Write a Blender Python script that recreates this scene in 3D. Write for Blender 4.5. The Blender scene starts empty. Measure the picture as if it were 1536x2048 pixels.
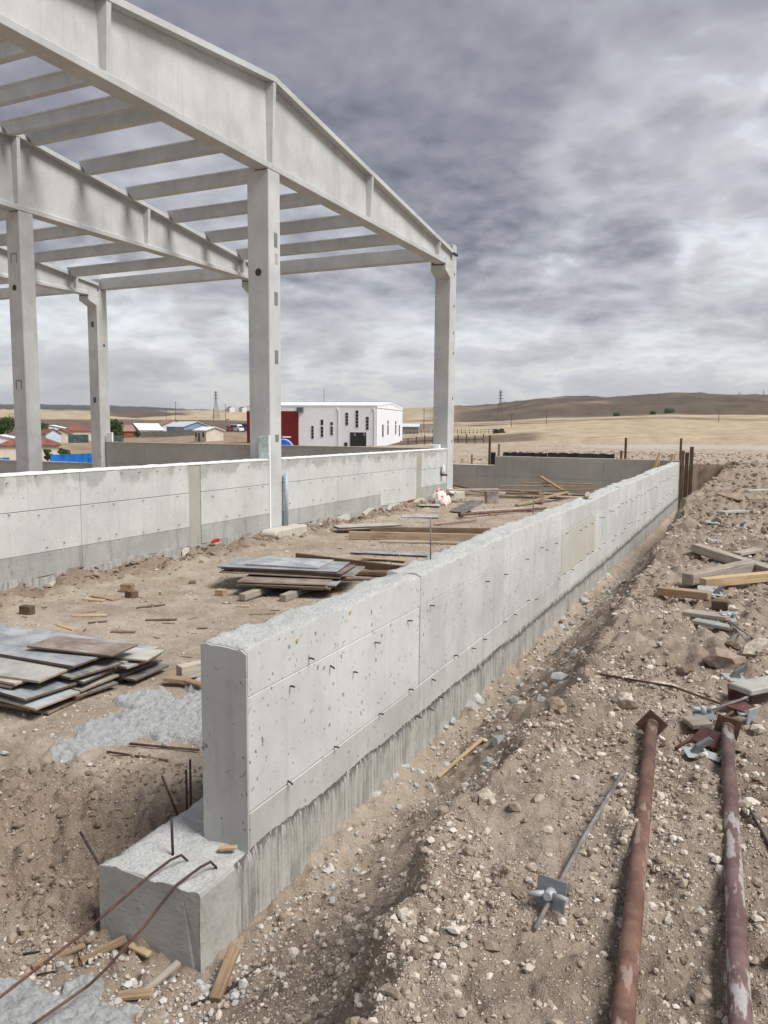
import bpy, bmesh, math, random
import numpy as np
from mathutils import Vector, Matrix, Euler

# ------------------------------------------------------------------ scene, camera, light
S = bpy.context.scene
COL = S.collection
R = math.radians
random.seed(7)
CAMZ = 2.3                                            # site floor inside the walls is z = 0
cam = bpy.data.cameras.new('camera')
cam.sensor_fit = 'HORIZONTAL'; cam.sensor_width = 36.0
cam.lens = 36.0 * 1564.66 / 1536.0
cam.clip_start = 0.05; cam.clip_end = 20000
co = bpy.data.objects.new('camera', cam); COL.objects.link(co)
yaw, pit, rol = R(25.194), R(6.183), R(0.446)
Fw = Vector((-math.sin(yaw) * math.cos(pit), math.cos(yaw) * math.cos(pit), -math.sin(pit)))
Rt = Vector((math.cos(yaw), math.sin(yaw), 0)); Up = Rt.cross(Fw)
R2 = Rt * math.cos(rol) + Up * math.sin(rol); U2 = -Rt * math.sin(rol) + Up * math.cos(rol)
mw = Matrix((R2, U2, -Fw)).transposed().to_4x4(); mw.translation = (0, 0, CAMZ)
co.matrix_world = mw
S.camera = co
S.view_settings.view_transform = 'Standard'; S.view_settings.look = 'None'
S.view_settings.gamma = 1.0; S.view_settings.use_curve_mapping = False
S.view_settings.exposure = 1.6
S.cycles.max_bounces = 5; S.cycles.diffuse_bounces = 2; S.cycles.glossy_bounces = 2; S.cycles.transmission_bounces = 4

SUN_EL, SUN_AZ = 54.0, 95.0                          # azimuth clockwise from +Y
sl = bpy.data.lights.new('sun', 'SUN'); sl.energy = 1.5; sl.angle = R(26); sl.color = (1.0, 0.98, 0.945)
so = bpy.data.objects.new('sun', sl); COL.objects.link(so)
sd = Vector((math.sin(R(SUN_AZ)) * math.cos(R(SUN_EL)), math.cos(R(SUN_AZ)) * math.cos(R(SUN_EL)), math.sin(R(SUN_EL))))
so.rotation_euler = sd.to_track_quat('Z', 'Y').to_euler(); so.location = (30, -20, 60)


class NT:
    """tiny node-tree helper"""
    def __init__(s, tree): s.t = tree; s.t.nodes.clear()
    def n(s, typ, ins=None, **kw):
        nd = s.t.nodes.new(typ)
        for k, v in kw.items(): setattr(nd, k, v)
        for k, v in (ins or {}).items():
            sock = nd.inputs[k]
            if isinstance(v, bpy.types.NodeSocket): s.t.links.new(v, sock)
            else: sock.default_value = v
        return nd
    def math(s, op, a, b=0.0, c=0.0, clamp=False):
        return s.n('ShaderNodeMath', {0: a, 1: b, 2: c}, operation=op, use_clamp=clamp).outputs[0]
    def vmath(s, op, a, b=(0, 0, 0), out=0):
        return s.n('ShaderNodeVectorMath', {0: a, 1: b}, operation=op).outputs[out]
    def scale(s, a, k): return s.n('ShaderNodeVectorMath', {0: a, 'Scale': k}, operation='SCALE').outputs[0]
    def noise(s, vec, sc, det=4, rough=.55, dist=0.0, out='Fac'):
        return s.n('ShaderNodeTexNoise', {'Vector': vec, 'Scale': sc, 'Detail': det, 'Roughness': rough, 'Distortion': dist}).outputs[out]
    def voro(s, vec, sc, feature='F1', out='Distance', rnd=1.0):
        return s.n('ShaderNodeTexVoronoi', {'Vector': vec, 'Scale': sc, 'Randomness': rnd}, feature=feature).outputs[out]
    def ramp(s, v, lo, hi, a=0.0, b=1.0, smooth=True):
        return s.n('ShaderNodeMapRange', {'Value': v, 'From Min': lo, 'From Max': hi, 'To Min': a, 'To Max': b},
                   interpolation_type='SMOOTHSTEP' if smooth else 'LINEAR').outputs[0]
    def mix(s, f, a, b, blend='MIX'):
        nd = s.n('ShaderNodeMix', {'Factor': f}, data_type='RGBA', blend_type=blend)
        for k, v in ((6, a), (7, b)):
            if isinstance(v, bpy.types.NodeSocket): s.t.links.new(v, nd.inputs[k])
            else: nd.inputs[k].default_value = (*v, 1) if len(v) == 3 else v
        return nd.outputs[2]
    def bump(s, h, st, dist=.01, nrm=None):
        d = {'Height': h, 'Strength': st, 'Distance': dist}
        if nrm is not None: d['Normal'] = nrm
        return s.n('ShaderNodeBump', d).outputs[0]


# ------------------------------------------------------------------ sky: broken overcast over a clear sky
SO = (2.3, 8.1, 4.4, 2.2)
wd = bpy.data.worlds.new('World'); S.world = wd; wd.use_nodes = True
w = NT(wd.node_tree)
gen = w.n('ShaderNodeTexCoord').outputs['Generated']
sx = w.n('ShaderNodeSeparateXYZ', {0: gen})
zup = w.math('MAXIMUM', sx.outputs[2], 0.0)
def plane(off, sh, k):
    zd = w.math('ADD', zup, off)
    q = w.n('ShaderNodeCombineXYZ', {0: w.math('DIVIDE', sx.outputs[0], zd), 1: w.math('DIVIDE', sx.outputs[1], zd), 2: w.math('MULTIPLY', zup, 1.5)}).outputs[0]
    return w.vmath('ADD', w.scale(q, k), sh)
def puff(p, sc):
    """rounded billows: folded noise over four octaves"""
    acc = None; amp = .5
    for k in range(4):
        n_ = w.noise(w.vmath('ADD', p, (k * 3.7, k * 1.9, k * 5.3)), sc * 2.1 ** k, 1, .4)
        a = w.math('MULTIPLY', w.math('ABSOLUTE', w.math('SUBTRACT', n_, .5)), amp * 2)
        acc = a if acc is None else w.math('ADD', acc, a); amp *= .55
    return acc
def layer(off, sh, sc, bsc, bamt, up, det):
    def dens(k):
        p = plane(off, sh, k)
        return w.math('ADD', w.noise(p, sc, det, .53), w.math('MULTIPLY', w.math('SUBTRACT', puff(p, bsc), .16), bamt))
    a = dens(1.0); return a, w.math('SUBTRACT', a, dens(up))
A1, E1 = layer(.45, (SO[0], SO[1], 0), 1.15, 3.0, .40, .97, 6)     # high dark deck
A2, E2 = layer(.26, (SO[2], SO[3], 0), 1.7, 4.4, .42, .975, 6)      # broken cumulus nearer the horizon
nish = w.n('ShaderNodeTexSky', sky_type='NISHITA', sun_disc=False, sun_elevation=R(SUN_EL), sun_rotation=R(SUN_AZ), dust_density=3.0)
clear = w.mix(.80, w.scale(nish.outputs[0], .05), (.40, .41, .42))
s1 = w.math('ADD', A1, w.ramp(zup, .08, .34, -.10, .105))
d1 = w.ramp(s1, .430, .498); deep = w.ramp(s1, .46, .62)
d2 = w.ramp(A2, .455, .525); deep2 = w.ramp(A2, .50, .66)
low = w.mix(d2, clear, w.mix(deep2, (.275, .282, .296), (.188, .194, .21)))
high = w.mix(deep, (.224, .232, .254), (.114, .119, .143))
gate = w.ramp(zup, .10, .20)
base = w.mix(w.math('MULTIPLY', d1, gate), low, high)
ee = w.math('ADD', w.math('MULTIPLY', E1, w.ramp(zup, .12, .3, .0, .42)), w.math('MULTIPLY', E2, w.ramp(zup, .12, .45, .60, .08)))
base = w.vmath('ADD', base, w.n('ShaderNodeCombineXYZ', {0: ee, 1: ee, 2: ee}).outputs[0])
lowc = w.mix(d2, (.375, .36, .332), (.292, .292, .30))
base = w.mix(w.ramp(zup, .0, .13, .80, 0.0), base, lowc)
base = w.vmath('MAXIMUM', base, (.07, .073, .085))
base = w.mix(w.ramp(sx.outputs[2], -.03, -.003, 1.0, 0.0), base, (.17, .15, .125))
bg = w.n('ShaderNodeBackground', {0: base, 1: 0.76})
w.t.links.new(bg.outputs[0], w.n('ShaderNodeOutputWorld').inputs[0])


# ------------------------------------------------------------------ materials
MATS = {}
def mat(name, fn):
    m = bpy.data.materials.new(name); m.use_nodes = True
    t = NT(m.node_tree); out = t.n('ShaderNodeOutputMaterial')
    t.t.links.new(fn(t), out.inputs[0]); MATS[name] = m
    return m
def bsdf(t, col, rough=.8, nrm=None, metal=0.0, spec=.3):
    d = {'Base Color': col if isinstance(col, bpy.types.NodeSocket) else (*col, 1), 'Roughness': rough, 'Metallic': metal, 'Specular IOR Level': spec}
    if nrm is not None: d['Normal'] = nrm
    return t.n('ShaderNodeBsdfPrincipled', d).outputs[0]
def pos(t): return t.n('ShaderNodeNewGeometry').outputs['Position']
def obco(t): return t.n('ShaderNodeTexCoord').outputs['Object']
def rnd(t): return t.n('ShaderNodeObjectInfo').outputs['Random']
def hsv(t, col, v): return t.n('ShaderNodeHueSaturation', {'Value': v, 'Color': col}).outputs[0]

def concrete(col, dark, pit=1.0, stain=1.0, streak=0.0, tone=.10, crest=None):
    def f(t):
        p = pos(t)
        n1 = t.noise(p, 1.3, 6, .6); n2 = t.noise(p, 9, 5, .65); n3 = t.noise(p, 70, 3, .6)
        c = t.mix(t.ramp(n1, .30, .72), col, tuple(x * (1 - .16 * stain) for x in col))
        c = t.mix(t.math('MULTIPLY', t.ramp(n2, .50, .80), .22 * stain), c, dark)
        # soft vertical runs
        pv = t.vmath('MULTIPLY', p, (9, 9, .7))
        c = t.mix(t.math('MULTIPLY', t.ramp(t.noise(pv, 1.0, 4, .6), .52, .75), .22 + streak), c, dark)
        if crest:
            zc = t.n('ShaderNodeSeparateXYZ', {0: p}).outputs[2]
            damp = t.math('ADD', t.noise(t.vmath('MULTIPLY', p, (1.6, 1.6, .9)), 1.5, 5, .6), t.ramp(zc, crest - .55, crest, -.22, .16))
            c = t.mix(t.math('MULTIPLY', t.ramp(damp, .50, .66), .62), c, dark)
        h = t.math('MULTIPLY', n3, .25)
        if pit > 0:
            # stretched scratches and bug holes
            pw_ = t.vmath('ADD', p, t.scale(t.noise(p, 6, 2, .5, out='Color'), .10))
            v1 = t.voro(t.vmath('MULTIPLY', pw_, (1, 1, .75)), 11)
            v2 = t.voro(t.vmath('MULTIPLY', pw_, (1, 1, .6)), 27)
            gate = t.ramp(t.noise(p, 4.0, 3, .6), .40, .60)
            gate2 = t.ramp(t.noise(t.vmath('ADD', p, (5, 3, 1)), 7, 3, .6), .46, .60)
            h1 = t.math('MULTIPLY', t.ramp(v1, .09, .17, 1, 0), gate)
            h2 = t.math('MULTIPLY', t.ramp(v2, .12, .22, 1, 0), gate2)
            sp = t.n('ShaderNodeSeparateXYZ', {0: pw_}); yy_ = t.math('ADD', sp.outputs[0], sp.outputs[1])
            sk = t.n('ShaderNodeCombineXYZ', {0: t.math('MULTIPLY', t.math('ADD', yy_, t.math('MULTIPLY', sp.outputs[2], .85)), 3.2), 1: t.math('MULTIPLY', t.math('SUBTRACT', sp.outputs[2], t.math('MULTIPLY', yy_, .85)), 19.0), 2: 0.0}).outputs[0]
            h3 = t.math('MULTIPLY', t.ramp(t.voro(sk, 1.0), .05, .14, 1, 0), t.ramp(t.noise(t.vmath('ADD', p, (2, 9, 4)), 3.1, 2, .5), .50, .58))
            hole = t.math('MULTIPLY', t.math('MAXIMUM', t.math('MAXIMUM', h1, h2), t.math('MULTIPLY', h3, .7)), pit, clamp=True)
            c = t.mix(t.math('MULTIPLY', hole, .72), c, tuple(x * .34 for x in dark))
            h = t.math('SUBTRACT', h, t.math('MULTIPLY', hole, 2.0))
        c = hsv(t, c, t.math('ADD', 1 - tone / 2, t.math('MULTIPLY', rnd(t), tone)))
        h = t.math('ADD', h, t.math('MULTIPLY', n2, .6))
        return bsdf(t, c, .88, t.bump(h, .35, .006), spec=.2)
    return f
mat('wall_concrete', concrete((.615, .62, .592), (.32, .31, .285), pit=1.0, stain=1.25))
mat('wall_concrete_strip', concrete((.565, .56, .52), (.28, .27, .24), pit=.7, streak=.15, stain=1.4))
mat('wall_concrete_patch', concrete((.55, .525, .45), (.26, .22, .16), pit=1.0))
mat('inner_concrete', concrete((.585, .595, .57), (.28, .28, .26), pit=.55, tone=.06, crest=1.62))
mat('inner_concrete_low', concrete((.42, .42, .39), (.18, .178, .165), pit=.6, streak=.35, stain=1.6))
mat('strip_concrete', concrete((.43, .41, .36), (.22, .20, .17), pit=.4, streak=.2))
mat('back_concrete', concrete((.43, .42, .385), (.25, .24, .22), pit=.45, tone=.07))
mat('end_concrete', concrete((.52, .525, .50), (.26, .255, .235), pit=1.0, streak=.10, stain=1.3))  # wall concrete with the end face's shade put into the colour
mat('joint_concrete', concrete((.20, .185, .16), (.10, .09, .08), pit=0))
mat('precast', concrete((.55, .56, .548), (.345, .345, .33), pit=.14, stain=1.3, streak=.08, tone=.10))
mat('pedestal_concrete', concrete((.52, .49, .42), (.27, .24, .19), pit=.5))

def rough_conc(col, dark, amp=1.0):
    def f(t):
        p = pos(t)
        n2 = t.noise(p, 55, 5, .7); n3 = t.noise(p, 170, 3, .6); n1 = t.noise(p, 3, 4, .6)
        c = t.mix(t.ramp(n2, .30, .60), dark, col)
        c = t.mix(t.math('MULTIPLY', t.ramp(n1, .45, .75), .30), c, tuple(x * .72 for x in col))
        h = t.math('ADD', t.math('MULTIPLY', n2, 2.2), t.math('MULTIPLY', n3, .7))
        return bsdf(t, c, .92, t.bump(h, .8 * amp, .010), spec=.15)
    return f
mat('broken_concrete', rough_conc((.57, .57, .545), (.40, .40, .38)))
mat('fresh_spill', rough_conc((.43, .435, .43), (.29, .293, .29)))

def footing_mat(t):
    p = pos(t)
    run = t.math('ADD', t.math('MULTIPLY', t.noise(t.vmath('MULTIPLY', p, (42, 42, 1.2)), 1.0, 5, .7), .6), t.math('MULTIPLY', t.noise(t.vmath('MULTIPLY', p, (1, 1, .6)), 5.0, 5, .65), .4))
    n1 = t.noise(p, 4, 5, .6); n2 = t.noise(p, 45, 5, .65)
    c = t.mix(t.ramp(run, .42, .62), (.47, .455, .42), (.225, .22, .205))
    c = t.mix(t.math('MULTIPLY', t.ramp(n1, .45, .72), .5), c, (.44, .42, .37))
    c = t.mix(t.math('MULTIPLY', t.ramp(n2, .55, .72), .25), c, (.16, .155, .14))
    lip = t.n('ShaderNodeAttribute', attribute_name='lip').outputs['Fac']
    drip = t.noise(t.vmath('MULTIPLY', p, (55, 55, 6)), 1.0, 4, .65)
    c = t.mix(t.math('MULTIPLY', t.ramp(t.math('ADD', drip, t.math('MULTIPLY', lip, .30)), .62, .76), t.math('MULTIPLY', lip, 1.1, clamp=True)), c, (.10, .097, .09))
    h = t.math('ADD', t.math('MULTIPLY', run, 1.2), n2)
    return bsdf(t, c, .9, t.bump(h, .5, .010), spec=.2)
mat('footing_concrete', footing_mat)
def footing_end(t):
    p = pos(t)
    n1 = t.noise(p, 2.4, 5, .6); n2 = t.noise(t.vmath('MULTIPLY', p, (1, 1, 2.5)), 14, 5, .65); n3 = t.noise(p, 60, 3, .6)
    c = t.mix(t.ramp(n1, .35, .68), (.47, .46, .43), (.355, .345, .315))
    c = t.mix(t.math('MULTIPLY', t.ramp(n2, .54, .72), .45), c, (.19, .18, .165))
    return bsdf(t, c, .88, t.bump(t.math('ADD', n2, t.math('MULTIPLY', n3, .8)), .42, .007), spec=.2)
mat('footing_end_concrete', footing_end)

def ground_mat(t):
    p = pos(t)
    a = t.n('ShaderNodeVertexColor', layer_name='soil').outputs
    c = a['Color']; near = a['Alpha']
    n0 = t.noise(p, .35, 5, .6); n1 = t.noise(p, 2.2, 6, .62); n2 = t.noise(p, 14, 6, .7); n3 = t.noise(p, 95, 4, .7)
    k = t.math('ADD', t.math('ADD', t.math('MULTIPLY', n1, .55), t.math('MULTIPLY', n2, .55)), t.math('MULTIPLY', n3, .55))
    c = hsv(t, c, t.ramp(k, .55, 1.10, .58, 1.40, smooth=False))
    # pale grit embedded in the soil
    v = t.n('ShaderNodeTexVoronoi', {'Vector': p, 'Scale': 58.0})
    vr = t.n('ShaderNodeSeparateColor', {0: v.outputs['Color']}).outputs[0]
    grit = t.math('MULTIPLY', t.ramp(v.outputs['Distance'], .18, .34, 1, 0), t.ramp(vr, .58, .62))
    v2 = t.n('ShaderNodeTexVoronoi', {'Vector': p, 'Scale': 130.0})
    vr2 = t.n('ShaderNodeSeparateColor', {0: v2.outputs['Color']}).outputs[0]
    grit2 = t.math('MULTIPLY', t.ramp(v2.outputs['Distance'], .2, .36, 1, 0), t.ramp(vr2, .52, .56))
    gg = t.math('MULTIPLY', t.math('MAXIMUM', grit, t.math('MULTIPLY', grit2, .8)), near)
    c = t.mix(t.math('MULTIPLY', gg, .75), c, (.62, .56, .48))
    v3 = t.n('ShaderNodeTexVoronoi', {'Vector': p, 'Scale': 85.0})
    vr3 = t.n('ShaderNodeSeparateColor', {0: v3.outputs['Color']}).outputs[1]
    spk = t.math('MULTIPLY', t.math('MULTIPLY', t.ramp(v3.outputs['Distance'], .2, .4, 1, 0), t.ramp(vr3, .70, .74)), near)
    c = t.mix(t.math('MULTIPLY', spk, .32), c, (.14, .105, .08))
    h = t.math('ADD', t.math('ADD', t.math('MULTIPLY', n2, 2.6), t.math('MULTIPLY', n3, 1.7)), t.math('MULTIPLY', gg, .9))
    return bsdf(t, c, .95, t.bump(h, .72, .016), spec=.1)
mat('soil', ground_mat)

def stone_mat(t):
    g = t.n('ShaderNodeNewGeometry').outputs
    r = g['Random Per Island']; p = g['Position']
    cr = t.n('ShaderNodeValToRGB', {0: r}); e = cr.color_ramp.elements
    e[0].position = 0; e[0].color = (.24, .185, .142, 1); e[1].position = 1; e[1].color = (.72, .675, .615, 1)
    for q, cc in ((.3, (.34, .272, .215, 1)), (.55, (.47, .395, .325, 1)), (.8, (.60, .54, .47, 1))):
        x = e.new(q); x.color = cc
    c = t.mix(t.math('MULTIPLY', t.noise(p, 60, 4, .6), .4), cr.outputs[0], (.30, .24, .18))
    return bsdf(t, c, .93, t.bump(t.noise(p, 150, 3, .6), .5, .003), spec=.1)
mat('gravel', stone_mat)
def clod_mat(t):
    g = t.n('ShaderNodeNewGeometry').outputs
    c = t.mix(g['Random Per Island'], (.175, .130, .098), (.335, .268, .208))
    return bsdf(t, c, .95, t.bump(t.noise(g['Position'], 60, 4, .6), .6, .008), spec=.1)
mat('clod', clod_mat)
def rubble_mat(t):
    g = t.n('ShaderNodeNewGeometry').outputs
    c = t.mix(g['Random Per Island'], (.32, .315, .30), (.54, .53, .50))
    return bsdf(t, c, .93, t.bump(t.noise(g['Position'], 90, 3, .6), .5, .004), spec=.1)
mat('concrete_crumbs', rubble_mat)
def bigstone(t):
    p = pos(t); n = t.noise(p, 40, 5, .65)
    c = t.mix(t.ramp(n, .35, .65), (.34, .27, .205), (.62, .57, .49))
    c = t.mix(t.math('MULTIPLY', t.ramp(rnd(t), .55, .8), .75), c, (.26, .19, .14))
    return bsdf(t, c, .93, t.bump(t.noise(p, 90, 5, .7), .6, .006), spec=.1)
mat('stone', bigstone)

def wood(c1, c2, var=.5, end=None):
    def f(t):
        o = obco(t); r = rnd(t)
        o = t.vmath('ADD', o, t.n('ShaderNodeCombineXYZ', {0: t.math('MULTIPLY', r, 31.0), 1: t.math('MULTIPLY', r, 17.0), 2: 0.0}).outputs[0])
        g = t.noise(t.vmath('MULTIPLY', o, (3.0, 55, 55)), 1.0, 5, .6, .4)
        s = t.noise(t.vmath('MULTIPLY', o, (2, 6, 6)), 1.6, 4, .6)
        c = t.mix(t.ramp(g, .32, .68), c1, c2)
        c = t.mix(t.math('MULTIPLY', t.ramp(s, .48, .70), .55), c, tuple(x * .55 for x in c1))
        c = hsv(t, c, t.math('ADD', 1 - var / 2, t.math('MULTIPLY', r, var)))
        return bsdf(t, c, .85, t.bump(g, .3, .003), spec=.2)
    return f
mat('old_wood', wood((.30, .215, .14), (.42, .32, .225)))
mat('grey_wood', wood((.30, .255, .205), (.43, .385, .325)))
mat('dark_wood', wood((.115, .075, .05), (.20, .14, .095)))
mat('fresh_wood', wood((.42, .29, .165), (.54, .41, .255), .25))
mat('chip_wood', wood((.25, .17, .105), (.37, .265, .17), .6))

def ply(top, var):
    def f(t):
        o = obco(t); r = rnd(t)
        o = t.vmath('ADD', o, t.n('ShaderNodeCombineXYZ', {0: t.math('MULTIPLY', r, 37.0), 1: t.math('MULTIPLY', r, 11.0), 2: 0.0}).outputs[0])
        n1 = t.noise(o, 3.2, 6, .65); n2 = t.noise(t.vmath('MULTIPLY', o, (2, 14, 1)), 2.0, 5, .65)
        c = t.mix(t.ramp(n1, .36, .66), top, var)
        c = t.mix(t.math('MULTIPLY', t.ramp(n2, .50, .68), .55), c, (.46, .45, .42))
        c = hsv(t, c, t.math('ADD', .75, t.math('MULTIPLY', r, .5)))
        return bsdf(t, c, .62, t.bump(n2, .15, .002), spec=.35)
    return f
mat('ply_grey', ply((.22, .235, .255), (.40, .415, .43)))
mat('ply_brown', ply((.17, .125, .105), (.30, .245, .215)))
mat('ply_pale', ply((.46, .44, .39), (.30, .295, .28)))
mat('ply_dark', ply((.13, .125, .12), (.24, .235, .225)))

def rust(c1, c2, paint, amount):
    def f(t):
        o = obco(t); n = t.noise(o, 9, 6, .68); n2 = t.noise(t.vmath('MULTIPLY', o, (2.2, 9, 9)), 2.6, 5, .62); n3 = t.noise(o, 70, 4, .6)
        c = t.mix(t.ramp(n, .36, .64), c1, c2)
        c = t.mix(t.math('MULTIPLY', t.ramp(n2, .60 - amount, .66 - amount * .8), .85), c, paint)
        c = t.mix(t.math('MULTIPLY', t.ramp(n3, .5, .75), .35), c, tuple(x * .5 for x in c1))
        return bsdf(t, c, .78, t.bump(n3, .35, .002), spec=.3)
    return f
mat('rusty_prop', rust((.115, .060, .045), (.200, .112, .080), (.31, .225, .185), .03))
mat('painted_prop', rust((.110, .062, .058), (.18, .115, .108), (.40, .375, .365), .075))
mat('rusty_plate', rust((.095, .058, .042), (.165, .10, .07), (.24, .16, .115), .0))
mat('red_plate', rust((.075, .034, .032), (.12, .056, .05), (.22, .16, .14), -.02))
mat('rebar', rust((.06, .036, .028), (.145, .075, .05), (.22, .12, .075), .0))
mat('dark_rebar', rust((.035, .030, .028), (.07, .05, .042), (.12, .08, .06), -.03))
mat('bright_rod', rust((.14, .125, .115), (.28, .265, .25), (.12, .08, .06), .02))
mat('galvanised', lambda t: bsdf(t, t.mix(t.noise(pos(t), 40, 4, .6), (.27, .29, .295), (.46, .48, .48)), .6, metal=.25, spec=.4))
mat('grey_steel', lambda t: bsdf(t, t.mix(t.noise(pos(t), 40, 4, .6), (.14, .16, .165), (.28, .30, .30)), .55, metal=.3, spec=.4))

def plain(name, col, rough=.7, var=.12, sc=3.0, spec=.3, **k):
    return mat(name, lambda t: bsdf(t, t.mix(t.ramp(t.noise(pos(t), sc, 4, .6), .3, .7), tuple(min(1, x * (1 + var)) for x in col), tuple(x * (1 - var) for x in col)), rough, spec=spec, **k))
plain('foam_white', (.84, .85, .84), .85, .04, 30)
def foamb(t):
    p = pos(t); n = t.noise(p, 26, 5, .7)
    return bsdf(t, t.mix(t.ramp(n, .40, .62), (.40, .50, .50), (.60, .66, .65)), .85, t.bump(n, .3, .004), spec=.2)
mat('foam_blue', foamb)
plain('pvc_pipe', (.36, .44, .50), .35, .06, 20)
plain('dark_patch', (.20, .205, .21), .8, .25, 30)
plain('dark_plate', (.085, .10, .105), .6, .2, 30)
plain('black_strap', (.018, .018, .02), .5)
plain('hole_dark', (.05, .048, .042), .9)
plain('red_paint', (.42, .035, .025), .7, .25, 40)
plain('lime_splash', (.60, .56, .48), .9, .15, 14)
plain('membrane', (.030, .034, .040), .6, .4, 4)
def bagm(t):
    p = pos(t); n = t.noise(p, 9, 4, .6)
    c = t.mix(t.ramp(n, .54, .58), (.74, .70, .66), (.50, .055, .05))
    return bsdf(t, c, .55, t.bump(t.noise(p, 20, 4, .6), .5, .01), spec=.4)
mat('bag_plastic', bagm)
plain('bag_white', (.74, .70, .66), .55)
mat('bottle_plastic', lambda t: t.n('ShaderNodeBsdfPrincipled', {'Base Color': (.85, .9, .95, 1), 'Roughness': .12, 'Transmission Weight': .75, 'IOR': 1.2}).outputs[0])
plain('bottle_cap', (.05, .15, .45), .4)
# far buildings
plain('clad_white', (.88, .89, .92), .5, .02, .4)
plain('clad_bright', (.90, .91, .92), .5, .02, .4)  # same white cladding, painted lighter for the gable and roof that catch the sun
plain('clad_red', (.17, .012, .014), .5, .1, .5)
plain('window_dark', (.018, .018, .022), .25, .3, 3, spec=.5)
plain('window_frame', (.72, .73, .75), .5)
plain('unit_grey', (.12, .13, .14), .6)
plain('tile_roof', (.205, .085, .066), .85, .28, 1.2)
plain('brick_red', (.23, .075, .045), .85, .2, 1.5)
plain('tile_pink', (.29, .17, .135), .85, .2, 1.2)
plain('render_cream', (.62, .575, .48), .85, .08, .8)
plain('render_white', (.70, .70, .69), .85, .06, .8)
plain('render_blue', (.52, .60, .70), .85, .06, .8)
plain('sheet_blue', (.22, .32, .42), .5, .12, .6)
plain('sheet_pale', (.55, .60, .64), .5, .1, .6)
plain('block_wall', (.27, .255, .225), .9, .15, 1.0)
plain('fence_green', (.055, .085, .08), .8, .4, 1.0)
plain('tarp_blue', (.012, .135, .47), .5, .28, .9)
plain('tank_blue', (.03, .12, .62), .4)
plain('tank_white', (.7, .7, .7), .5)
plain('car_red', (.22, .03, .03), .35); plain('car_white', (.70, .72, .74), .35); plain('car_blue', (.02, .04, .17), .35)
plain('tyre', (.02, .02, .02), .8)
plain('steel_lattice', (.12, .12, .125), .7)
plain('pole_wood', (.10, .085, .07), .9)
plain('bark', (.07, .05, .035), .9)
plain('shed_dark', (.05, .048, .045), .9, .4, 1)
def leaf(t):
    r = t.n('ShaderNodeNewGeometry').outputs['Random Per Island']
    return bsdf(t, t.mix(r, (.028, .055, .018), (.085, .125, .035)), .7, spec=.2)
mat('leaves', leaf)
def drygrass(t):
    r = t.n('ShaderNodeNewGeometry').outputs['Random Per Island']
    return bsdf(t, t.mix(r, (.13, .09, .055), (.30, .225, .13)), .85, spec=.1)
mat('dry_weed', drygrass)


# ------------------------------------------------------------------ object helpers
class MB:
    def __init__(s): s.v = []; s.f = []
    def add(s, vs, fs):
        o = len(s.v); s.v += [tuple(q) for q in vs]; s.f += [tuple(i + o for i in q) for q in fs]; return s
    def box(s, x0, x1, y0, y1, z0, z1):
        return s.add([(x0, y0, z0), (x1, y0, z0), (x1, y1, z0), (x0, y1, z0), (x0, y0, z1), (x1, y0, z1), (x1, y1, z1), (x0, y1, z1)],
                     [(0, 3, 2, 1), (4, 5, 6, 7), (0, 1, 5, 4), (1, 2, 6, 5), (2, 3, 7, 6), (3, 0, 4, 7)])
    def prism(s, prof, a, b, fn):
        """prof: closed 2D outline; fn(p, q, t) -> point, extruded t=a..b"""
        n = len(prof)
        return s.add([fn(p, q, a) for p, q in prof] + [fn(p, q, b) for p, q in prof],
                     [tuple(range(n))[::-1], tuple(range(n, 2 * n))] + [(i, (i + 1) % n, n + (i + 1) % n, n + i) for i in range(n)])
    def tube(s, path, r, n=8, cap=True):
        path = [Vector(p) for p in path]; rr = r if isinstance(r, (list, tuple)) else [r] * len(path)
        vs = []
        for i, p in enumerate(path):
            d = (path[min(i + 1, len(path) - 1)] - path[max(i - 1, 0)]).normalized()
            a = d.cross(Vector((0, 0, 1)) if abs(d.z) < .95 else Vector((1, 0, 0))).normalized(); b = d.cross(a)
            vs += [p + (a * math.cos(k * 2 * math.pi / n) + b * math.sin(k * 2 * math.pi / n)) * rr[i] for k in range(n)]
        fs = [(i * n + k, i * n + (k + 1) % n, (i + 1) * n + (k + 1) % n, (i + 1) * n + k) for i in range(len(path) - 1) for k in range(n)]
        if cap: fs += [tuple(range(n))[::-1], tuple(range((len(path) - 1) * n, len(path) * n))]
        return s.add(vs, fs)
    def build(s, name, m, parent=None, smooth=False, bevel=0.0, xf=None):
        me = bpy.data.meshes.new(name); me.from_pydata(s.v, [], s.f); 
        if bevel:
            bm = bmesh.new(); bm.from_mesh(me); bmesh.ops.remove_doubles(bm, verts=bm.verts, dist=1e-5)
            bmesh.ops.recalc_face_normals(bm, faces=bm.faces)
            bmesh.ops.bevel(bm, geom=[e for e in bm.edges if len(e.link_faces) == 2 and e.calc_face_angle(0) > .5], offset=bevel, segments=1, affect='EDGES')
            bm.to_mesh(me); bm.free()
        else:
            bm = bmesh.new(); bm.from_mesh(me); bmesh.ops.recalc_face_normals(bm, faces=bm.faces); bm.to_mesh(me); bm.free()
        return link(name, me, m, parent, smooth, xf)
def link(name, me, m, parent=None, smooth=False, xf=None):
    if m: me.materials.append(MATS[m])
    if smooth: me.polygons.foreach_set('use_smooth', [True] * len(me.polygons))
    o = bpy.data.objects.new(name, me); COL.objects.link(o)
    if xf is not None: o.matrix_world = xf
    if parent: o.parent = parent
    return o
def tag(o, label=None, cat=None, group=None, kind=None):
    if cat and not kind: kind = 'thing'
    for k, v in (('label', label), ('category', cat), ('group', group), ('kind', kind)):
        if v: o[k] = v
    return o
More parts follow.
